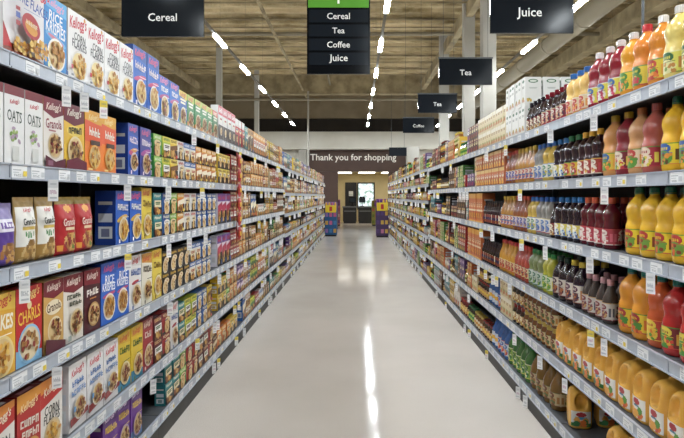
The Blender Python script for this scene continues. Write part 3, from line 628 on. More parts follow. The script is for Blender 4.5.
def build_bay(side, i, y0, y1):
    R = random.Random(i * 17 + (3 if side < 0 else 99))
    X = XL if side < 0 else XR
    s = side                                               # +1: shelves run to +x behind the rail
    rz = PI / 2 if side < 0 else -PI / 2
    where = 'cereal side' if side < 0 else 'juice side'
    t = empty('shelving_bay', (X, (y0 + y1) / 2, 0), rz)   # local: -y towards the aisle, x along the aisle
    nm = ORD[i]
    tag(t, f'grey metal supermarket shelving bay, {nm} bay along the {where} of the aisle', 'shelving', 'shelving bays along the aisle')
    L = y1 - y0; h = L / 2
    dep = .50
    m = MB(); m.box(-h + .001, h - .001, dep, dep + .03, .0, 2.0, (1, 1, 1)); obj('back_panel', m, DARKMETAL, t)
    m = MB(); m.box(-h + .001, h - .001, .012, dep - .002, 0, .098, (1, 1, 1)); obj('kickplate', m, KICK, t)
    for e in ((-1, 1) if i in (0,) or i == len(LB) - 2 else (1,)):
        m = MB(); m.box(e * (h - .018) - .015, e * (h - .018) + .015, dep - .035, dep, .1, 2.0, (1, 1, 1)); obj('upright', m, POST, t)
    zs = levels(side, (y0 + y1) / 2)
    for k, z in enumerate(zs):
        m = MB(); m.box(-h + .003, h - .003, .01, dep - .002, z - .03, z, (1, 1, 1))
        sh = obj('shelf', m, SHELF, t)
        m = MB()
        zt, zb = z + .004, z - .05
        m.box(-h + .003, h - .003, 0, .009, zb, zt, (1, 1, 1))
        m.box(-h + .003, h - .003, -.006, 0, zb, zb + .006, (1, 1, 1)); m.box(-h + .003, h - .003, -.004, 0, zt - .005, zt, (1, 1, 1))
        obj('price_rail', m, RAIL, sh)
        if y0 < 9.0:
            x = -h + R.uniform(.05, .14)
            nh = 0
            while x < h - .06:
                # local x runs away from the camera on the cereal side, towards it on the juice side
                link('price_label', R.choice(PL), sh, (x, -.0002, z - .0435))
                x += R.uniform(.10, .22)
            xs = sorted(R.uniform(-h + .05, h - .05) for _ in range((R.choice((2, 3, 4)) if y0 > 3 else R.choice((1, 2, 3))) if side < 0 else R.choice((1, 2) if y0 < 3 else (1, 2, 3))))
            last = -9
            for x in xs:
                if x - last < .07: continue
                last = x
                link('hanging_tag', R.choice(TG), sh, (x, -.018, z - .044 + R.uniform(-.006, .002)), R.uniform(.5, .95) * (-1 if side < 0 else 1))
        elif y0 < 20:
            for q in range(4):
                link('hanging_tag', R.choice(TG), sh, (R.uniform(-h + .1, h - .1), -.016, z - .044), R.uniform(.5, .95) * (-1 if side < 0 else 1))
    return t
for i in range(len(LB) - 1): build_bay(-1, i, LB[i], LB[i + 1])
for i in range(len(RB) - 1): build_bay(1, i, RB[i], RB[i + 1])

# ------------------------------------------------------------------ stocking the shelves
PLACED = []      # records of individual products: label made afterwards
COUNT = {}
STUFF = {}       # kind -> MB of products beyond the first 300 of a kind
LIMIT = 300
QUEUE = []
def put(side, k, key, y, layer=0, back=0, run=(1, 1), turn=0.0, setback=None):
    QUEUE.append(dict(side=side, k=k, key=key, y=y, layer=layer, back=back, run=run, turn=turn, setback=setback))
GAP = .005
def run(side, k, y, key, n, stack=1, back=1, gap=GAP, jit=1.0):
    d = DES[key]; w = d['W'] + gap
    for i in range(n):
        for b in range(back):
            for l in range(stack):
                put(side, k, key, y + w * (i + .5), l, b, (i + 1, n), random.uniform(-.012, .012) * jit)
    return y + w * n
def rows(side, k, y, spec, limit=None):
    """spec: (key, count[, stack[, rows back[, gap]]]) or a number = jump to that y"""
    for s in spec:
        if isinstance(s, (int, float)): y = max(y, s); continue
        y = run(side, k, y, *s)
    return y

# cereal side, first visible bays (y measured from the photograph)
yL = {}
yL[0] = rows(-1, 0, 1.345, [('yellow', 2), 1.853, ('bran', 1), ('rice', 1), ('corn', 4), ('tallblue', 2), ('blue', 2), ('blueyellow', 1), ('green', 4), ('greenred', 1)])
yL[1] = rows(-1, 1, 1.36, [('granola', 1), ('oats', 3), 1.851, ('oats', 2), ('granola', 1), ('raisin', 1), ('orange', 2), 2.865, ('navy', 1), 3.03, ('violet', 1), 3.23, ('s_green', 1, 2), ('s_lime', 1, 2), ('s_yellow', 1, 2), ('s_white', 1, 2), ('s_whiteblue', 2, 2), ('s_orange', 4, 2)])
yL[2] = rows(-1, 2, 1.47, [('ppouch', 4), 1.953, ('wpouch', 2), 2.216, ('rpouch', 2), 2.724, ('blueflake', 2), ('yellow', 1), 3.23, ('s_teal', 1, 2), ('s_blue', 1, 2), ('s_green', 1, 2), ('s_orange', 1, 2), ('s_white', 2, 2), ('s_blue', 4, 2)])
yL[3] = rows(-1, 3, 1.40, [('flakesyellow', 3, 1, 3), ('charms', 1, 1, 3), ('honeyoat', 1, 1, 3), ('oatmaroon', 1, 1, 3), ('darkoat', 1, 1, 3), 2.563, ('ricedeep', 2, 1, 2), ('whitered', 1, 1, 2), ('whiteyellow', 1, 1, 2), ('yellow', 1, 1, 2), ('s_black', 4, 2), ('s_whiteblue', 2, 2), ('s_blue', 2, 2)])
yL[4] = rows(-1, 4, 1.447, [('cornred', 3, 1, 3), 1.925, ('kellred', 1, 1, 3), ('cornred', 1, 1, 3), 2.275, ('fibre', 3, 1, 2), ('yellowmix', 2, 1, 2), ('redbowl', 1, 1, 2), ('s_maroon', 1, 2), ('s_red', 1, 2), ('whitered', 1), ('s_teal', 1, 2), ('s_lime', 2, 2), ('s_blue', 2, 2), ('s_yellow', 1, 2)])
yL[5] = rows(-1, 5, 1.80, [('gold', 4, 1, 2), 2.58, ('purple', 3, 1, 2), 3.42, ('s_teal', 2, 2), ('s_green', 1, 2), ('s_red', 2, 2), ('s_maroon', 2, 2), ('s_red', 1, 2), ('s_brown', 1, 2)])
# third bay on the cereal side
SP3 = [[('w_white', 4), ('w_red', 3), ('m_teal', 1), ('m_cream', 2)],
       [('n_yellow', 3, 2), ('n_red', 2, 2), ('n_orange', 2, 2), ('n_maroon', 1, 2), ('n_cream', 2, 2)],
       [('w_purple', 3), ('n_red', 2, 2), ('n_orange', 2, 2), ('n_cream', 2, 2), ('n_brown', 1, 2)],
       [('w_purple', 3), ('n_red', 3, 2), ('n_orange', 2, 2), ('n_brown', 2, 2)],
       [('n_yellow', 2, 2), ('n_green', 1, 2), ('n_orange', 2, 2), ('n_purple', 2, 2), ('n_cream', 2, 2), ('n_blue', 1, 2)],
       [('n_orange', 3), ('n_yellow', 2), 5.75, ('m_blue', 1), ('n_cream', 2, 2)]]
for k in range(6): yL[k] = rows(-1, k, max(4.725, yL[k] + .01), SP3[k])
PALN = ['n_red', 'n_orange', 'n_cream', 'n_yellow', 'n_brown', 'n_maroon', 'n_white', 'n_green', 'n_blue', 'n_purple', 'n_whiteblue', 'n_black', 'n_teal', 'n_lime']
WN = [5, 6, 6, 6, 4, 3, 4, 2, 3, 2, 3, 3, 1, 1]
PALM = ['m_red', 'm_orange', 'm_cream', 'm_yellow', 'm_brown', 'm_white', 'm_blue', 'm_purple', 'm_teal', 'w_white', 'w_purple']
rnd = random.Random(31)
for b in range(4, len(LB) - 1):
    zs = levels(-1, (LB[b] + LB[b + 1]) / 2)
    for k in range(len(zs)):
        y = max(LB[b] + .01, yL.get(k, 0) + .005)
        sp = (zs[k - 1] - zs[k] - .06) if k else .33
        while True:
            key, st = (rnd.choice(PALM), 1) if rnd.random() < .3 else (rnd.choices(PALN, WN)[0], 2)
            if DES[key]['H'] * st > sp - .02: st = 1
            if DES[key]['H'] * st > sp - .01: key, st = rnd.choice(PALN), 1
            n = rnd.choice((1, 2, 2, 3)); w = DES[key]['W'] + GAP
            n = min(n, int((LB[b + 1] - .015 - y) / w))
            if n < 1: break
            y = run(-1, k, y, key, n, st) + (rnd.uniform(.03, .12) if rnd.random() < .12 else 0)

# juice side
yR = {}
yR[0] = rows(1, 0, 1.607, [('lemon', 5, 1, 2), 2.202, ('orangeW', 1, 1, 2), ('orangeR', 1, 1, 2), ('mango', 1, 1, 2), ('cranW', 3, 1, 2), ('peach', 3, 1, 2), 3.201, ('grapeR', 5, 1, 1), ('grapeK', 4, 1, 1), ('cartW', 6, 2, 3), ('cartT', 12, 2, 2)])
yR[1] = rows(1, 1, 1.621, [('yellowG', 5, 1, 2), 2.254, ('rosy', 1, 1, 2), ('blush', 1, 1, 2), ('ruby', 1, 1, 2), ('apricot', 1, 1, 2), 2.761, ('grapeY', 3, 1, 2), ('grapeG', 2, 1, 2), ('grapeB', 2, 1, 1), ('whiteB', 2, 1, 2), ('clearB', 2, 1, 2), ('amber', 5, 1, 2), ('amberR', 3), ('cartO', 12, 2), ('cartT', 1, 2)])
yR[2] = rows(1, 2, 1.674, [('pineY', 7, 1, 2), 2.636, ('cranO', 4, 1, 2), ('grapeB', 4, 1, 2), ('grapeK', 1), ('clearB', 3, 1, 2), ('whiteB', 2, 1, 2), ('amberR', 4, 1, 2), ('amber', 4), ('grapeK', 8), ('cartOt', 7)])
yR[3] = rows(1, 3, 1.736, [('redT', 4, 1, 2), ('redorT', 1, 1, 2), ('orangeT', 2, 1, 2), 2.646, ('pinkC', 4, 1, 2), 2.992, ('purpleY', 2, 1, 2), ('purpleK', 2, 1, 2), ('limeG', 2, 1, 2), ('greenC', 3, 1, 2), ('redY', 4, 1, 1), ('goldY', 5), ('grapeK', 8), ('cartOt', 7)])
yR[4] = rows(1, 4, 1.50, [('jugRed', 9, 1, 1), ('jugBlue', 5, 1, 1), ('jarAmber', 7, 2), ('jarDark', 3, 2), ('cartT', 4, 2), ('blueBig', 4), ('jarDark', 5, 2), ('cartT', 3, 1)])
y = rows(1, 5, 1.9, [('jugRed', 6)])
put(1, 5, 'jugBlue', 3.04, 0, 0, (1, 2), 1.35); put(1, 5, 'jugBlue', 3.05, 0, 0, (2, 2), 1.35, .19)
yR[5] = rows(1, 5, 3.36, [('bigAmber', 4, 1, 2), ('greenBig', 5), ('blueBig', 5), ('jarDark', 4), ('jarAmber', 4)])
PALT = [t[0] for t in TEA]; WT = [6, 4, 5, 3, 2, 4, 4, 2, 1, 4, 2]
PALJ = [j[0] for j in JAR]
for b in range(3, len(RB) - 1):
    zs = levels(1, (RB[b] + RB[b + 1]) / 2)
    for k in range(len(zs)):
        y = max(RB[b] + .01, (yR.get(k, 0) + .005) if b < 6 else 0)
        sp = (zs[k - 1] - zs[k] - .06) if k else .33
        while True:
            r = rnd.random()
            far_w = [2, 4, 2, 6, 4, 4, 1, 4, 3, 2, 4] if b > 5 else WT
            if r < .36: key, st = rnd.choice(PALJ), (2 if rnd.random() < .35 else 1)
            elif r < .5: key, st = rnd.choice(PALT) + '_tall', 1
            else: key, st = rnd.choices(PALT, far_w)[0], 2
            if DES[key]['H'] * st > sp - .015: st = 1
            if DES[key]['H'] * st > sp - .01: key, st = rnd.choices(PALT, far_w)[0], 1
            n = rnd.choice((1, 2, 3, 4)); w = DES[key]['W'] + GAP
            n = min(n, int((RB[b + 1] - .012 - y) / w))
            if n < 1: break
            y = run(1, k, y, key, n, st) + (rnd.uniform(.03, .1) if rnd.random() < .1 else 0)

# individual things for the nearest 300 of each kind, the rest of that kind in one object
QUEUE.sort(key=lambda q: (q['y'] + q['back'] * .4))
def coarse(mb, d, M):
    W, H, D = d['W'], d['H'], d['D']; base = d['base']
    y0 = -d.get('yoff', 0)
    if d.get('round'):
        tmp = MB(); z0, z1, lb = d['lab']
        pr = d['prof'][::2] + [d['prof'][-1]]
        tmp.lathe(pr, 8, lin(base)); tmp.lathe([(d['prof'][-1][0], d['capr']), (H, d['capr'])], 8, lin(d['capc']))
        for j in range(3):
            for i in range(8):
                a0, a1 = (i / 8 - .5) * 2 * PI, ((i + 1) / 8 - .5) * 2 * PI; r = W / 2 + .001
                za, zb = z0 + (z1 - z0) * j / 3, z0 + (z1 - z0) * (j + 1) / 3
                tmp.poly([(r * math.sin(a0), -r * math.cos(a0), za), (r * math.sin(a1), -r * math.cos(a1), za), (r * math.sin(a1), -r * math.cos(a1), zb), (r * math.sin(a0), -r * math.cos(a0), zb)], lin(sample(d['art'], lb, (i % 4 + .5) / 4, (j + .5) / 3, W * 1.25, z1 - z0)))
    else:
        tmp = MB(); tmp.box(-W / 2, W / 2, 0, D, 0, H, lin(base), skip='fb')
        nu, nv = 4, 7
        for j in range(nv):
            for i in range(nu):
                tmp.poly([((i / nu - .5) * W, 0, j / nv * H), (((i + 1) / nu - .5) * W, 0, j / nv * H), (((i + 1) / nu - .5) * W, 0, (j + 1) / nv * H), ((i / nu - .5) * W, 0, (j + 1) / nv * H)], lin(sample(d['art'], base, (i + .5) / nu, (j + .5) / nv, W, H)))
    b = len(mb.v)
    mb.v += [tuple(M @ Vector(p)) for p in tmp.v]; mb.f += [tuple(b + i for i in f) for f in tmp.f]; mb.c += tmp.c

ONE = {}
def single_mesh(d):
    """bottle, cap and label as one small mesh, for copies too far away to show parts"""
    if not d['parts']: return d['mesh']
    if d['key'] not in ONE:
        mb = MB(); coarse(mb, d, Matrix.Identity(4)); ONE[d['key']] = mb.mesh(d['kind'], PLASTIC, False)
    return ONE[d['key']]

SHN = {-1: 'cereal side', 1: 'juice side'}
used_labels = {}
posn = {}
for q in QUEUE:
    d = DES[q['key']]; side = q['side']; X = XL if side < 0 else XR
    zs = levels(side, q['y']); z = zs[q['k']] + .0008 + q['layer'] * (d['H'] + .0012)
    sb = q['setback'] if q['setback'] is not None else .022 + q['back'] * (d['D'] + .014) + random.uniform(0, .006)
    sb += d.get('yoff', 0)
    rz = (PI / 2 if side < 0 else -PI / 2) + q['turn']
    loc = (X + side * sb, q['y'], z)
    if abs(q['turn']) > 1: loc = (X + side * (sb + .065), q['y'] + .075, z)
    kind = d['kind']; COUNT[kind] = COUNT.get(kind, 0) + 1
    if COUNT[kind] > LIMIT:
        mb = STUFF.setdefault(kind, MB())
        coarse(mb, d, Matrix.Translation(loc) @ Matrix.Rotation(rz, 4, 'Z'))
        continue
    near = q['y'] < 4.7
    o = link(kind, d['mesh'] if near else single_mesh(d), None, loc, rz)
    if near:
        for pn, pm in d['parts']: link(pn, pm, o)
    bay = bay_of(side, q['y']); shelf = shelf_word(q['k'], len(zs))
    i, n = q['run']
    lk = d['look']
    lay = ''
    if q['layer']: lay = 'upper '
    elif any(p for p in () ): pass
    PLACED.append((o, q, d, bay, shelf, lay))
# labels: which copy of a look it is, on which shelf of which bay
from collections import defaultdict
stacked = set((q['side'], q['k'], round(q['y'], 3)) for o, q, d, b, sh, l in PLACED if q['layer'])
grp = defaultdict(list); off = []
for rec in PLACED:
    o, q, d, bay, shelf, lay = rec
    dep = o.location.y; px = 356 + F * o.location.x / dep; py = 196 - F * (o.location.z + d['H'] * .5 - CAMZ) / dep
    lv = 'upper ' if q['layer'] else ('lower ' if (q['side'], q['k'], round(q['y'], 3)) in stacked else '')
    rw = {0: '', 1: 'second-row ', 2: 'third-row '}[q['back']]
    if q['setback']: rw = 'second-row '
    rec = (o, q, d, bay, rw + lv + d['look'])
    o['category'] = d['cat']; o['group'] = f"{d['cat']} stock on the {shelf} shelf, {SHN[q['side']]}"
    if px < -4 or px > 688 or py > 446 or py < -20:
        o['label'] = f"{rw}{lv}{d['look']}, nearest end, {shelf} shelf, {SHN[q['side']]}"
    else: grp[(q['side'], shelf, q['y'] > 9.0, rec[4])].append(rec)
for (side, shelf, far, look), L in grp.items():
    L.sort(key=lambda r: r[1]['y'])
    tail = f"{'far ' if far else ''}{SHN[side]}"
    if len(L) == 1: L[0][0]['label'] = f'{look}, {shelf} shelf, {tail}'; continue
    if len(L) <= 15:
        for i, r in enumerate(L): r[0]['label'] = f'{ORD[i]} {look} along the {shelf} shelf, {tail}'
    else:
        bays = defaultdict(list)
        for r in L: bays[r[3]].append(r)
        for b, rs in bays.items():
            for i, r in enumerate(rs): r[0]['label'] = (f'{ORD[i]} ' if len(rs) > 1 else '') + f'{look}, {shelf} shelf, {ORD[b]} bay, {SHN[side]}'
for kind, mb in STUFF.items():
    nm = {'snack_carton': 'distant_snack_cartons', 'tea_box': 'distant_tea_boxes', 'coffee_jar': 'distant_coffee_jars', 'cereal_box': 'distant_cereal_boxes', 'juice_bottle': 'distant_juice_bottles'}.get(kind, 'distant_' + kind + 's')
    o = obj(nm, mb, CARD)
    tag(o, f"mass of small {kind.replace('_', ' ')} stock filling the shelves at the far end", 'packed groceries', None, 'stuff')
print('COUNTS', COUNT)

# hanging strip of red snack bags clipped to the cereal side
t = empty('clip_strip', (XL + .03, 5.25, .0), PI / 2)
tag(t, 'hanging strip of red snack bags clipped to the cereal shelves', 'hanging strip')
m = MB(); m.box(-.012, .012, .0, .004, 1.02, 1.86, lin('#c8352f')); obj('strip', m, CARD, t)
for k in range(6):
    m = MB(); zc = 1.1 + k * .135
    for sgn in (1, -1):
        b = len(m.v)
        for j in range(7):
            for i in range(7):
                u, v = i / 6, j / 6; e = .022 * math.sin(PI * u) * math.sin(PI * v) + .001
                m.v.append(((u - .5) * .11, -.022 - sgn * e, zc + (v - .5) * .125))
        for j in range(6):
            for i in range(6):
                qd = (b + j * 7 + i, b + j * 7 + i + 1, b + (j + 1) * 7 + i + 1, b + (j + 1) * 7 + i)
                m.f.append(qd if sgn > 0 else qd[::-1]); m.c.append(lin('#e3b23a' if (j in (2, 3) and 1 <= i <= 4) else '#b8242a'))
    obj('snack_bag', m, CARD, t, smooth=True)
# open display tray on the lowest cereal shelf
# ------------------------------------------------------------------ room shell
XW = 9.0; Y0, YF = -4.0, 24.5; ZC = 6.2
m = MB(); m.box(-XW, XW, Y0, 33, -.1, 0, (1, 1, 1))
fm, nt, b = new_mat('polished_floor')
c1 = noise_mix(nt, lin('#c9c2bc'), lin('#bdb6af'), .9, .8, b, None, 5)
tc = nt.nodes.new('ShaderNodeTexCoord'); sp = nt.nodes.new('ShaderNodeTexNoise'); sp.inputs['Scale'].default_value = 160; sp.inputs['Detail'].default_value = 2
nt.links.new(tc.outputs['Object'], sp.inputs['Vector'])
mr = nt.nodes.new('ShaderNodeMapRange'); mr.inputs['From Min'].default_value = .42; mr.inputs['From Max'].default_value = .72; mr.inputs['To Max'].default_value = .35
nt.links.new(sp.outputs['Fac'], mr.inputs['Value'])
mx = nt.nodes.new('ShaderNodeMix'); mx.data_type = 'RGBA'; nt.links.new(mr.outputs['Result'], mx.inputs[0]); nt.links.new(c1, mx.inputs[6]); mx.inputs[7].default_value = (*lin('#989085'), 1)
nt.links.new(mx.outputs[2], b.inputs['Base Color'])
rr = nt.nodes.new('ShaderNodeMapRange'); rr.inputs['To Min'].default_value = .07; rr.inputs['To Max'].default_value = .13
n3 = nt.nodes.new('ShaderNodeTexNoise'); n3.inputs['Scale'].default_value = 3; nt.links.new(tc.outputs['Object'], n3.inputs['Vector'])
nt.links.new(n3.outputs['Fac'], rr.inputs['Value']); nt.links.new(rr.outputs['Result'], b.inputs['Roughness'])
b.inputs['Specular IOR Level'].default_value = .04
fn = nt.nodes.new('ShaderNodeTexNoise'); fn.inputs['Scale'].default_value = 2.2; nt.links.new(tc.outputs['Object'], fn.inputs['Vector'])
fb = nt.nodes.new('ShaderNodeBump'); fb.inputs['Strength'].default_value = .12; fb.inputs['Distance'].default_value = .01
nt.links.new(fn.outputs['Fac'], fb.inputs['Height']); nt.links.new(fb.outputs['Normal'], b.inputs['Normal'])
struct('floor', m, fm)

# ceiling: ribbed deck with sprayed insulation
dm, nt, b = new_mat('sprayed_deck')
c1 = noise_mix(nt, lin('#d2bf97'), lin('#85744c'), .9, .95, b, (1, 2.2, 1), 7, (.36, .68))
n2 = nt.nodes.new('ShaderNodeTexNoise'); n2.inputs['Scale'].default_value = 3.2; n2.inputs['Detail'].default_value = 6
tc = nt.nodes.new('ShaderNodeTexCoord'); nt.links.new(tc.outputs['Object'], n2.inputs['Vector'])
bp = nt.nodes.new('ShaderNodeBump'); bp.inputs['Strength'].default_value = 1; bp.inputs['Distance'].default_value = .2
nt.links.new(n2.outputs['Fac'], bp.inputs['Height']); nt.links.new(bp.outputs['Normal'], b.inputs['Normal'])
mr = nt.nodes.new('ShaderNodeMapRange'); mr.inputs['From Min'].default_value = .5; mr.inputs['From Max'].default_value = .75; mr.inputs['To Max'].default_value = .5; nt.links.new(n2.outputs['Fac'], mr.inputs['Value'])
mx = nt.nodes.new('ShaderNodeMix'); mx.data_type = 'RGBA'; nt.links.new(mr.outputs['Result'], mx.inputs[0]); nt.links.new(c1, mx.inputs[6]); mx.inputs[7].default_value = (*lin('#d2c19c'), 1)
nt.links.new(mx.outputs[2], b.inputs['Base Color']); b.inputs['Roughness'].default_value = .9
m = MB(); y = Y0; per = .46
pts = []
while y < YF:
    pts += [(y, ZC), (y + per * .55, ZC), (y + per * .62, ZC - .07), (y + per * .93, ZC - .07)]; y += per
pts.append((YF, ZC))
for (a, za), (c, zc) in zip(pts, pts[1:]):
    m.poly([(-XW, a, za), (-XW, c, zc), (XW, c, zc), (XW, a, za)], (1, 1, 1))
m.box(-XW, XW, Y0, YF, ZC + .05, ZC + .15, (1, 1, 1))
struct('ceiling', m, dm)
n = 0
for yy in [5.2 + 1.9 * i for i in range(10)]:               # joists across the aisle
    m = MB(); z = ZC - .09
    m.box(-XW, XW, yy - .04, yy + .04, z - .04, z, (1, 1, 1)); m.box(-XW, XW, yy - .03, yy + .03, z - .25, z - .225, (1, 1, 1))
    n += 1; struct('beam_%d' % n, m, BEAM)
for x, z, w, h in ((2.6, 5.55, .16, .3), (-2.05, 5.5, .06, .06), (-6.1, 5.6, .14, .2), (6.4, 5.4, .3, .4)):
    m = MB(); m.box(x - w / 2, x + w / 2, 3, YF - .2, z, z + h, (1, 1, 1)); n += 1; struct('beam_%d' % n, m, BEAM)
m = MB(); m.box(-XW, XW, 21.6, 22.0, 5.4, 6.13, (1, 1, 1)); n += 1; struct('beam_%d' % n, m, BEAM)
# duct and pipes
m = MB(); m.tube([(4.5, 6.5, 4.95), (4.5, 14, 4.95), (4.5, 23.8, 4.95)], .19, 20, lin('#b8a988'))
for yy in range(7, 24, 2): m.tube([(4.5, yy, 4.95), (4.5, yy + .06, 4.95)], .2, 20, lin('#a89878'))
tag(obj('ceiling_duct', m, DUCT, smooth=True), 'round pale air duct under the ceiling above the juice side', 'duct')
for x0, x1, yy, z, r, lb in ((-XW + .1, XW - .1, 14.4, 5.62, .05, 'pale pipe crossing the ceiling nearest the directory sign'), (-XW + .1, XW - .1, 20.9, 5.05, .045, 'thin pipe crossing the ceiling in front of the far girder')):
    m = MB(); m.tube([(x0, yy, z), (0, yy, z), (x1, yy, z)], r, 10, (1, 1, 1)); tag(obj('ceiling_pipe', m, DUCT, smooth=True), lb, 'pipe')
m = MB(); m.tube([(-1.0, 9, 5.75), (-1.0, 16, 5.75), (-1.0, 23.5, 5.75)], .035, 8, (1, 1, 1)); tag(obj('ceiling_pipe', m, DUCT, smooth=True), 'thin pipe running along the ceiling over the cereal side of the aisle', 'pipe')
# columns
for i, (x, y, w, top) in enumerate(((2.62, 11.1, .26, ZC), (2.60, 12.94, .25, ZC), (2.56, 16.3, .26, ZC), (-4.15, 17.0, .16, ZC), (-3.72, 21.0, .16, ZC), (2.3, 22.8, .5, 3.46))):
    m = MB(); m.box(x - w / 2, x + w / 2, y - w / 2, y + w / 2, 0, top - .02, (1, 1, 1)); struct('column_%d' % (i + 1), m, COLPAINT)
m = MB(); m.tube([(-1.76, 20.6, 0), (-1.76, 20.6, 3), (-1.76, 20.6, 5.3)], .035, 10, lin('#a9a69c')); tag(obj('sign_pole', m, COLPAINT, smooth=True), 'slim pale pole rising behind the far end of the cereal shelves', 'pole')
m = MB(); m.tube([(2.3, 4.49, 0), (2.3, 4.49, 3), (2.3, 4.49, 5.9)], .012, 8, (1, 1, 1)); tag(obj('sign_pole', m, CABLE, smooth=True), 'thin dark pole behind the orange bottles of the juice top shelf', 'pole')

# walls
m = MB(); m.box(-XW - .1, -XW, Y0, YF, 0, ZC + .1, (1, 1, 1)); struct('wall_left', m, TANWALL)
m = MB(); m.box(XW, XW + .1, Y0, YF, 0, ZC + .1, (1, 1, 1)); struct('wall_right', m, TANWALL)
m = MB()
m.box(-XW, XW, YF, YF + .2, 4.85, ZC + .1, (1, 1, 1)); struct('wall_front', m, TANWALL)
m = MB(); m.box(-XW, XW, YF + .25, YF + .4, 4.1, 4.9, (1, 1, 1)); struct('wall_recess', m, VOID)  # plain dark brown surface set back above the bulkhead
m = MB(); m.box(-XW, XW, YF - .5, YF + .24, 3.46, 4.21, (1, 1, 1)); struct('wall_bulkhead', m, WHITEPAINT)
m = MB(); m.box(-2.5, 2.6, YF - .06, YF + .2, 2.52, 3.455, (1, 1, 1)); struct('wall_fascia', m, BROWN)
m = MB(); m.box(-2.5, -.79, YF - .06, YF + .2, 0, 2.515, (1, 1, 1)); m.box(1.42, 2.6, YF - .06, YF + .2, 0, 2.515, (1, 1, 1)); struct('wall_jamb', m, BROWN)
m = MB(); m.box(-XW, -2.51, YF, YF + .2, 0, 3.455, (1, 1, 1)); m.box(2.61, XW, YF, YF + .2, 0, 3.455, (1, 1, 1)); struct('wall_back', m, WHITEPAINT)
for x, lb in ((-2.3, 'b'), ):
    m = MB(); m.box(x - .17, x + .17, YF - .42, YF - .08, 0, 3.455, (1, 1, 1)); struct('column_7', m, COLPAINT)
# wall lettering
t = empty('wall_lettering', (-.12, YF - .075, 2.80)); tag(t, 'white Thank you for shopping lettering on the brown fascia', 'sign')
vs_, fs_, asp_ = text_polys('Thank you for shopping', 0, .012)
cuts = [-9] + [text_polys('Thank you for shopping', 0, .012) and c for c in ()]
iv = sorted((min(vs_[i][0] for i in f), max(vs_[i][0] for i in f)) for f in fs_)
gaps, hi = [], iv[0][1]
for a, c in iv:
    if a > hi: gaps.append((a - hi, (a + hi) / 2))
    hi = max(hi, c)
cuts = [-9] + sorted(g[1] for g in sorted(gaps)[-3:]) + [9]
for lo_, hi_ in zip(cuts, cuts[1:]):
    m = MB()
    for f in fs_:
        xm = sum(vs_[i][0] for i in f) / len(f)
        if lo_ < xm < hi_:
            m.poly([(vs_[i][0] * 3.75, -.004, vs_[i][1] * 3.75 + .3) for i in f], lin('#efe9df'))
            q = [(vs_[i][0] * 3.75, vs_[i][1] * 3.75 + .3) for i in f]
            for a, c in zip(q, q[1:] + q[:1]): m.poly([(a[0], -.004, a[1]), (a[0], .014, a[1]), (c[0], .014, c[1]), (c[0], -.004, c[1])], lin('#efe9df'))
    obj('word', m, SIGNM, t)
# small dark sign hanging near the lettering
t = empty('far_hanging_sign', (1.62, 21.7, 3.0)); tag(t, 'small dark hanging sign beside the end of the lettering', 'hanging sign')
m = MB(); m.box(-.34, .34, -.03, .03, 0, .33, lin('#20242a')); obj('panel', m, SIGNM, t)
m = MB(); m.tube([(-.25, 0, .33), (-.25, 0, 2.9)], .006, 6, (1, 1, 1)); obj('cable', m, CABLE, t)
m = MB(); m.tube([(.25, 0, .33), (.25, 0, 2.9)], .006, 6, (1, 1, 1)); obj('cable', m, CABLE, t)

# vestibule behind the opening
YB = 31.0
m = MB(); m.box(-1.6, 3.0, YB, YB + .15, 0, 3.0, (1, 1, 1)); struct('wall_vestibule', m, CREAM)
m = MB(); m.box(-1.7, -1.6, YF + .2, YB + .15, 0, 3.0, (1, 1, 1)); m.box(3.0, 3.1, YF + .2, YB + .15, 0, 3.0, (1, 1, 1)); struct('wall_side', m, CREAM)
m = MB(); m.box(-1.7, 3.1, YF + .2, YB + .15, 2.7, 3.0, (1, 1, 1)); struct('ceiling_vestibule', m, CREAM)
for i, x in enumerate((-.65, .55, 1.75)):
    t = empty('ceiling_panel_light', (x, 28.9, 2.655)); tag(t, ['bright ceiling panel over the dark checkout window', 'bright ceiling panel over the glazed exit door', 'bright ceiling panel towards the juice side of the checkouts'][i], 'ceiling light', 'checkout ceiling panels')
    m = MB(); m.box(-.45, .45, -.9, .9, 0, .04, (1, 1, 1)); obj('frame', m, HOUS, t)
    m = MB(); m.box(-.42, .42, -.87, .87, -.01, -.002, (1, 1, 1)); obj('diffuser', m, PANEL, t)
# dark window and bright door in the far wall
m = MB(); m.box(-.60, .03, YB - .05, YB, .75, 2.2, (1, 1, 1)); wo = struct('window_1', m, BLACK)
m = MB(); m.box(-.40, -.16, YB - .056, YB - .051, 1.45, 1.72, lin('#dfe3e2')); m.box(-.38, -.18, YB - .058, YB - .056, 1.5, 1.53, lin('#8a9a98')); nt_ = obj('paper_notice', m, PAPER); tag(nt_, 'white paper notice stuck on the dark checkout window', 'notice')
m = MB()
for a, c, e, f in ((.07, .13, .7, 2.2), (.97, 1.03, .7, 2.2), (.13, .97, 2.13, 2.2), (.13, .97, .7, .78)):
    m.box(a, c, YB - .06, YB, e, f, (1, 1, 1))
struct('door_1', m, BLACK)
wm, nt, b = new_mat('daylight_glass'); b.inputs['Base Color'].default_value = (.02, .02, .02, 1)
no = nt.nodes.new('ShaderNodeTexNoise'); no.inputs['Scale'].default_value = 5
tc = nt.nodes.new('ShaderNodeTexCoord'); nt.links.new(tc.outputs['Object'], no.inputs['Vector'])
cr = nt.nodes.new('ShaderNodeValToRGB'); cr.color_ramp.elements[0].color = (.22, .36, .26, 1); cr.color_ramp.elements[0].position = .38; cr.color_ramp.elements[1].color = (.86, .93, 1, 1); cr.color_ramp.elements[1].position = .55
nt.links.new(no.outputs['Fac'], cr.inputs['Fac']); nt.links.new(cr.outputs['Color'], b.inputs['Emission Color']); b.inputs['Emission Strength'].default_value = 1.1
b.inputs['Roughness'].default_value = .1
m = MB(); m.box(.13, .97, YB - .02, YB - .01, .78, 2.13, (1, 1, 1)); struct('window_2', m, wm)
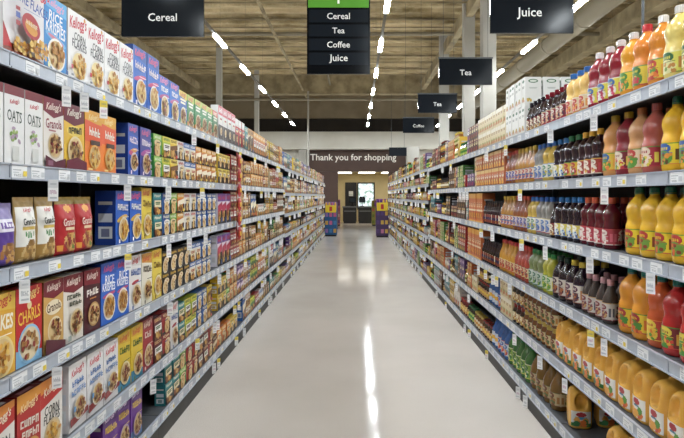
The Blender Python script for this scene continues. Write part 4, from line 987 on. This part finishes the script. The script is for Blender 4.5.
# checkout counters with registers
def checkout(x, lb):
    t = empty('checkout_counter', (x, 29.6, 0)); tag(t, lb, 'checkout counter', 'checkout counters')
    m = MB(); m.box(-.36, .36, 0, .6, .1, .84, (1, 1, 1)); m.box(-.33, .33, .02, .58, 0, .1, (1, 1, 1)); obj('cabinet', m, BLACK, t)
    m = MB(); m.box(-.39, .39, -.03, .63, .842, .9, (1, 1, 1)); obj('worktop', m, POST, t)
    m = MB(); m.box(-.3, .3, -.015, -.001, .62, .68, (1, 1, 1)); obj('handle_rail', m, POST, t)
    return t
checkout(-.33, 'black checkout counter below the dark window'); checkout(.48, 'black checkout counter below the bright door')
for x, lb in ((-.2, 'dark register screen on the counter below the dark window'), (.33, 'dark register screen on the counter below the bright door')):
    t = empty('register_screen', (x, 29.85, .901)); tag(t, lb, 'register', 'checkout registers')
    m = MB(); m.box(-.1, .1, -.08, .08, 0, .03, lin('#202022')); m.box(-.02, .02, -.02, .02, .03, .2, lin('#202022')); obj('stand', m, SIGNM, t)
    m = MB(); m.box(-.17, .17, -.03, .02, .2, .46, lin('#17181a')); m.box(-.15, .15, -.033, -.03, .22, .44, lin('#2b3238')); obj('screen', m, SIGNM, t)
    m = MB(); m.box(-.14, .14, -.02, .02, .461, .52, lin('#24211f')); obj('light_hood', m, SIGNM, t)

# promotional floor displays
def display(x, y, w, h, body, card, cols, lb, items=True, dep=.4):
    t = empty('floor_display', (x, y, 0)); tag(t, lb, 'display stand', 'cardboard displays at the aisle end')
    m = MB(); m.box(-w / 2, w / 2, 0, dep, .06, h * .72, lin(body))
    R = random.Random(int(x * 100 + y))
    for j in range(3):
        for i in range(3):
            u = (i + .5) / 3 - .5; zz = .06 + (h * .66) * (j + .5) / 3
            m.box(u * w - .05, u * w + .05, -.006, -.001, zz - .07, zz + .07, lin(R.choice(cols)))
    obj('bin', m, CARD, t)
    m = MB(); m.box(-w * .46, w * .46, .02, dep - .02, 0, .06, lin('#1c1c1e')); obj('base', m, CARD, t)
    if card:
        m = MB(); m.box(-w * .44, w * .44, -.02, -.012, h * .66, h * .86, lin('#efd21e')); m.box(-.05, .05, -.022, -.02, h * .7, h * .82, lin('#c2342a')); obj('price_card', m, CARD, t)
    m = MB(); m.box(-w / 2, w / 2, dep - .03, dep, h * .72, h * .95, lin(cols[0])); obj('header', m, CARD, t)
    for j in range(2):
        for i in range(4):
            bm = MB(); xx = (i - 1.5) * w * .24; c = lin(R.choice(cols)); zz = h * .721; yy = .06 + j * .14
            bm.lathe([(0, .03), (.01, .04), (h * .15, .042), (h * .2, .03), (h * .22, .015)], 10, c)
            o = obj('snack_tub', bm, PLASTIC, None, (x + xx, y + yy, zz + .0005)); tag(o, f"{ORD[i]} tub of the {'front' if j == 0 else 'rear'} row on the {lb.split(' display')[0]} display", 'snack tub', 'tubs on the aisle-end displays')
display(-.905, 20.1, .44, 1.30, '#1f5a8f', True, ('#8a6ab0', '#c05a8a', '#3f7fb8', '#d9a84a'), 'blue display with yellow price card, cereal side end of the aisle')
display(.92, 19.6, .44, 1.42, '#4a3560', True, ('#8a4a92', '#5a3f7a', '#c87aa0', '#d9b24a'), 'purple display at the juice side end of the aisle')
display(-.98, 27.2, .42, 1.35, '#c9808c', False, ('#d99aa4', '#b05a6a', '#e8c8c0', '#7a4a92'), 'pink display beyond the blue one near the checkouts')
display(.98, 27.2, .42, 1.3, '#a8a044', False, ('#c8b84a', '#7a8a3a', '#d96a4a', '#8a5a92'), 'olive yellow display beyond the purple one near the checkouts')

# ------------------------------------------------------------------ hanging signs
def sign(x, y, zb, w, h, word, lb, tw, off=0.0):
    t = empty('hanging_sign', (x, y, zb)); tag(t, lb, 'sign', 'black aisle signs')
    m = MB(); m.box(-w / 2, w / 2, -.012, .012, 0, h, lin('#14181d'))
    paint(m, [('t', word, .5 + off, .47, tw, '#e9e9e7', 0, 0, .008)], w, h, lambda a, z, l: (a, -.0125 - l, z)); obj('panel', m, SIGNM, t)
    m = MB(); m.box(-w / 2 - .01, w / 2 + .01, -.016, .016, h + .001, h + .02, (1, 1, 1)); obj('top_rail', m, CABLE, t)
    for s in (-1, 1):
        m = MB(); m.tube([(s * w * .42, 0, h + .02), (s * w * .42, 0, (ZC - .1) - zb)], .003, 6, (1, 1, 1)); obj('cable', m, CABLE, t)
sign(-1.765, 5.12, 2.905, .75, .375, 'Cereal', 'black hanging Cereal sign above the cereal shelves', .35)
sign(1.586, 5.06, 2.92, .75, .375, 'Juice', 'black hanging Juice sign above the juice shelves', .30, -.03)
sign(1.549, 7.92, 3.02, .75, .37, 'Tea', 'black hanging Tea sign, the larger and nearer one', .22)
sign(1.57, 10.8, 3.05, .75, .36, 'Tea', 'black hanging Tea sign, the smaller and farther one', .21)
sign(1.507, 13.5, 2.97, .75, .36, 'Coffee', 'black hanging Coffee sign beyond the two Tea signs', .36)
t = empty('directory_sign', (-.172, 5.5, 2.65)); tag(t, 'tall black aisle directory listing Cereal, Tea, Coffee and Juice under green header', 'sign')
w = .62; px = 5.5 / 560
m = MB(); m.box(-w / 2, w / 2, 0, .03, 0, 90 * px, lin('#0b0d10')); obj('backing_panel', m, SIGNM, t)
for word, ya, yb, tw in (('Cereal', 10, 23, .62), ('Tea', 25, 37, .33), ('Coffee', 39, 51, .62), ('Juice', 53, 65.5, .5)):
    m = MB(); ww = w * .94
    z0, z1 = (74 - yb) * px, (74 - ya) * px
    m.box(-ww / 2, ww / 2, -.010, -.001, z0, z1, lin('#191e24'))
    paint(m, [('t', word, .5, .5, tw * .62, '#ecebe8', 0, 0, .008)], ww, z1 - z0, lambda a, z, l: (a, -.0105 - l, z + z0)); obj('name_strip', m, SIGNM, t)
m = MB(); z0 = 66 * px; m.box(-w * .48, w * .48, -.010, -.001, z0, z0 + .16, lin('#5a9a34'))
paint(m, [('t', '1', .5, .62, .035, '#eef4e8', 0, 0, .01)], w * .96, .16, lambda a, z, l: (a, -.0105 - l, z + z0)); obj('header_panel', m, SIGNM, t)
for s in (-1, 1):
    m = MB(); m.tube([(s * .25, .015, 90 * px), (s * .25, .015, ZC - .1 - 2.65)], .004, 6, (1, 1, 1)); obj('cable', m, CABLE, t)

# ------------------------------------------------------------------ ceiling lights
LZ = 4.2
hm = MB(); hm.box(-.022, .022, -1.13, 1.13, .02, .06, (1, 1, 1)); HM = hm.mesh('housing', HOUS)
lm = MB(); lm.box(-.034, .034, -.38, .38, -.016, .0195, (1, 1, 1)); LM = lm.mesh('diffuser', LAMP); LM.materials.append(LAMPSIDE)
for p_ in LM.polygons: p_.material_index = 0 if p_.normal.z < -.5 else 1
cm = MB()
cm.tube([(0, 0, .06), (0, 0, 1.9)], .0015, 5, (1, 1, 1)); CM = cm.mesh('cable', CABLE)
rowname = {-5.2: 'unseen row added beyond the cereal side', -2.42: 'row above the cereal shelves', .45: 'row above the aisle floor', 3.2: 'row behind the juice shelves', 5.1: 'outermost row on the juice side'}
for x, ys in ((-5.2, 7.7), (-2.42, 7.7), (.45, 8.0), (3.2, 8.1), (5.1, 6.6)):  # outer row past the cereal shelves is unseen, added for its light
    y = ys - 4 * 2.27; L = []
    while y < 23.2: L.append(y); y += 2.27
    for i, y in enumerate(L):
        t = empty('ceiling_light', (x, y, LZ)); tag(t, f'white linear ceiling lamp, {ORD[i]} in the {rowname[x]}', 'ceiling light', 'linear ceiling lamps')
        link('housing', HM, t); link('diffuser', LM, t); link('cable', CM, t)

# ------------------------------------------------------------------ world and view
w = bpy.data.worlds.new('store_ambient'); scene.world = w; w.use_nodes = True
bg = w.node_tree.nodes['Background']; bg.inputs['Color'].default_value = (1, .97, .93, 1); bg.inputs['Strength'].default_value = .16
vs = scene.view_settings; vs.view_transform = 'Standard'; vs.look = 'None'; vs.gamma = 1; vs.use_curve_mapping = False; vs.exposure = 0.38
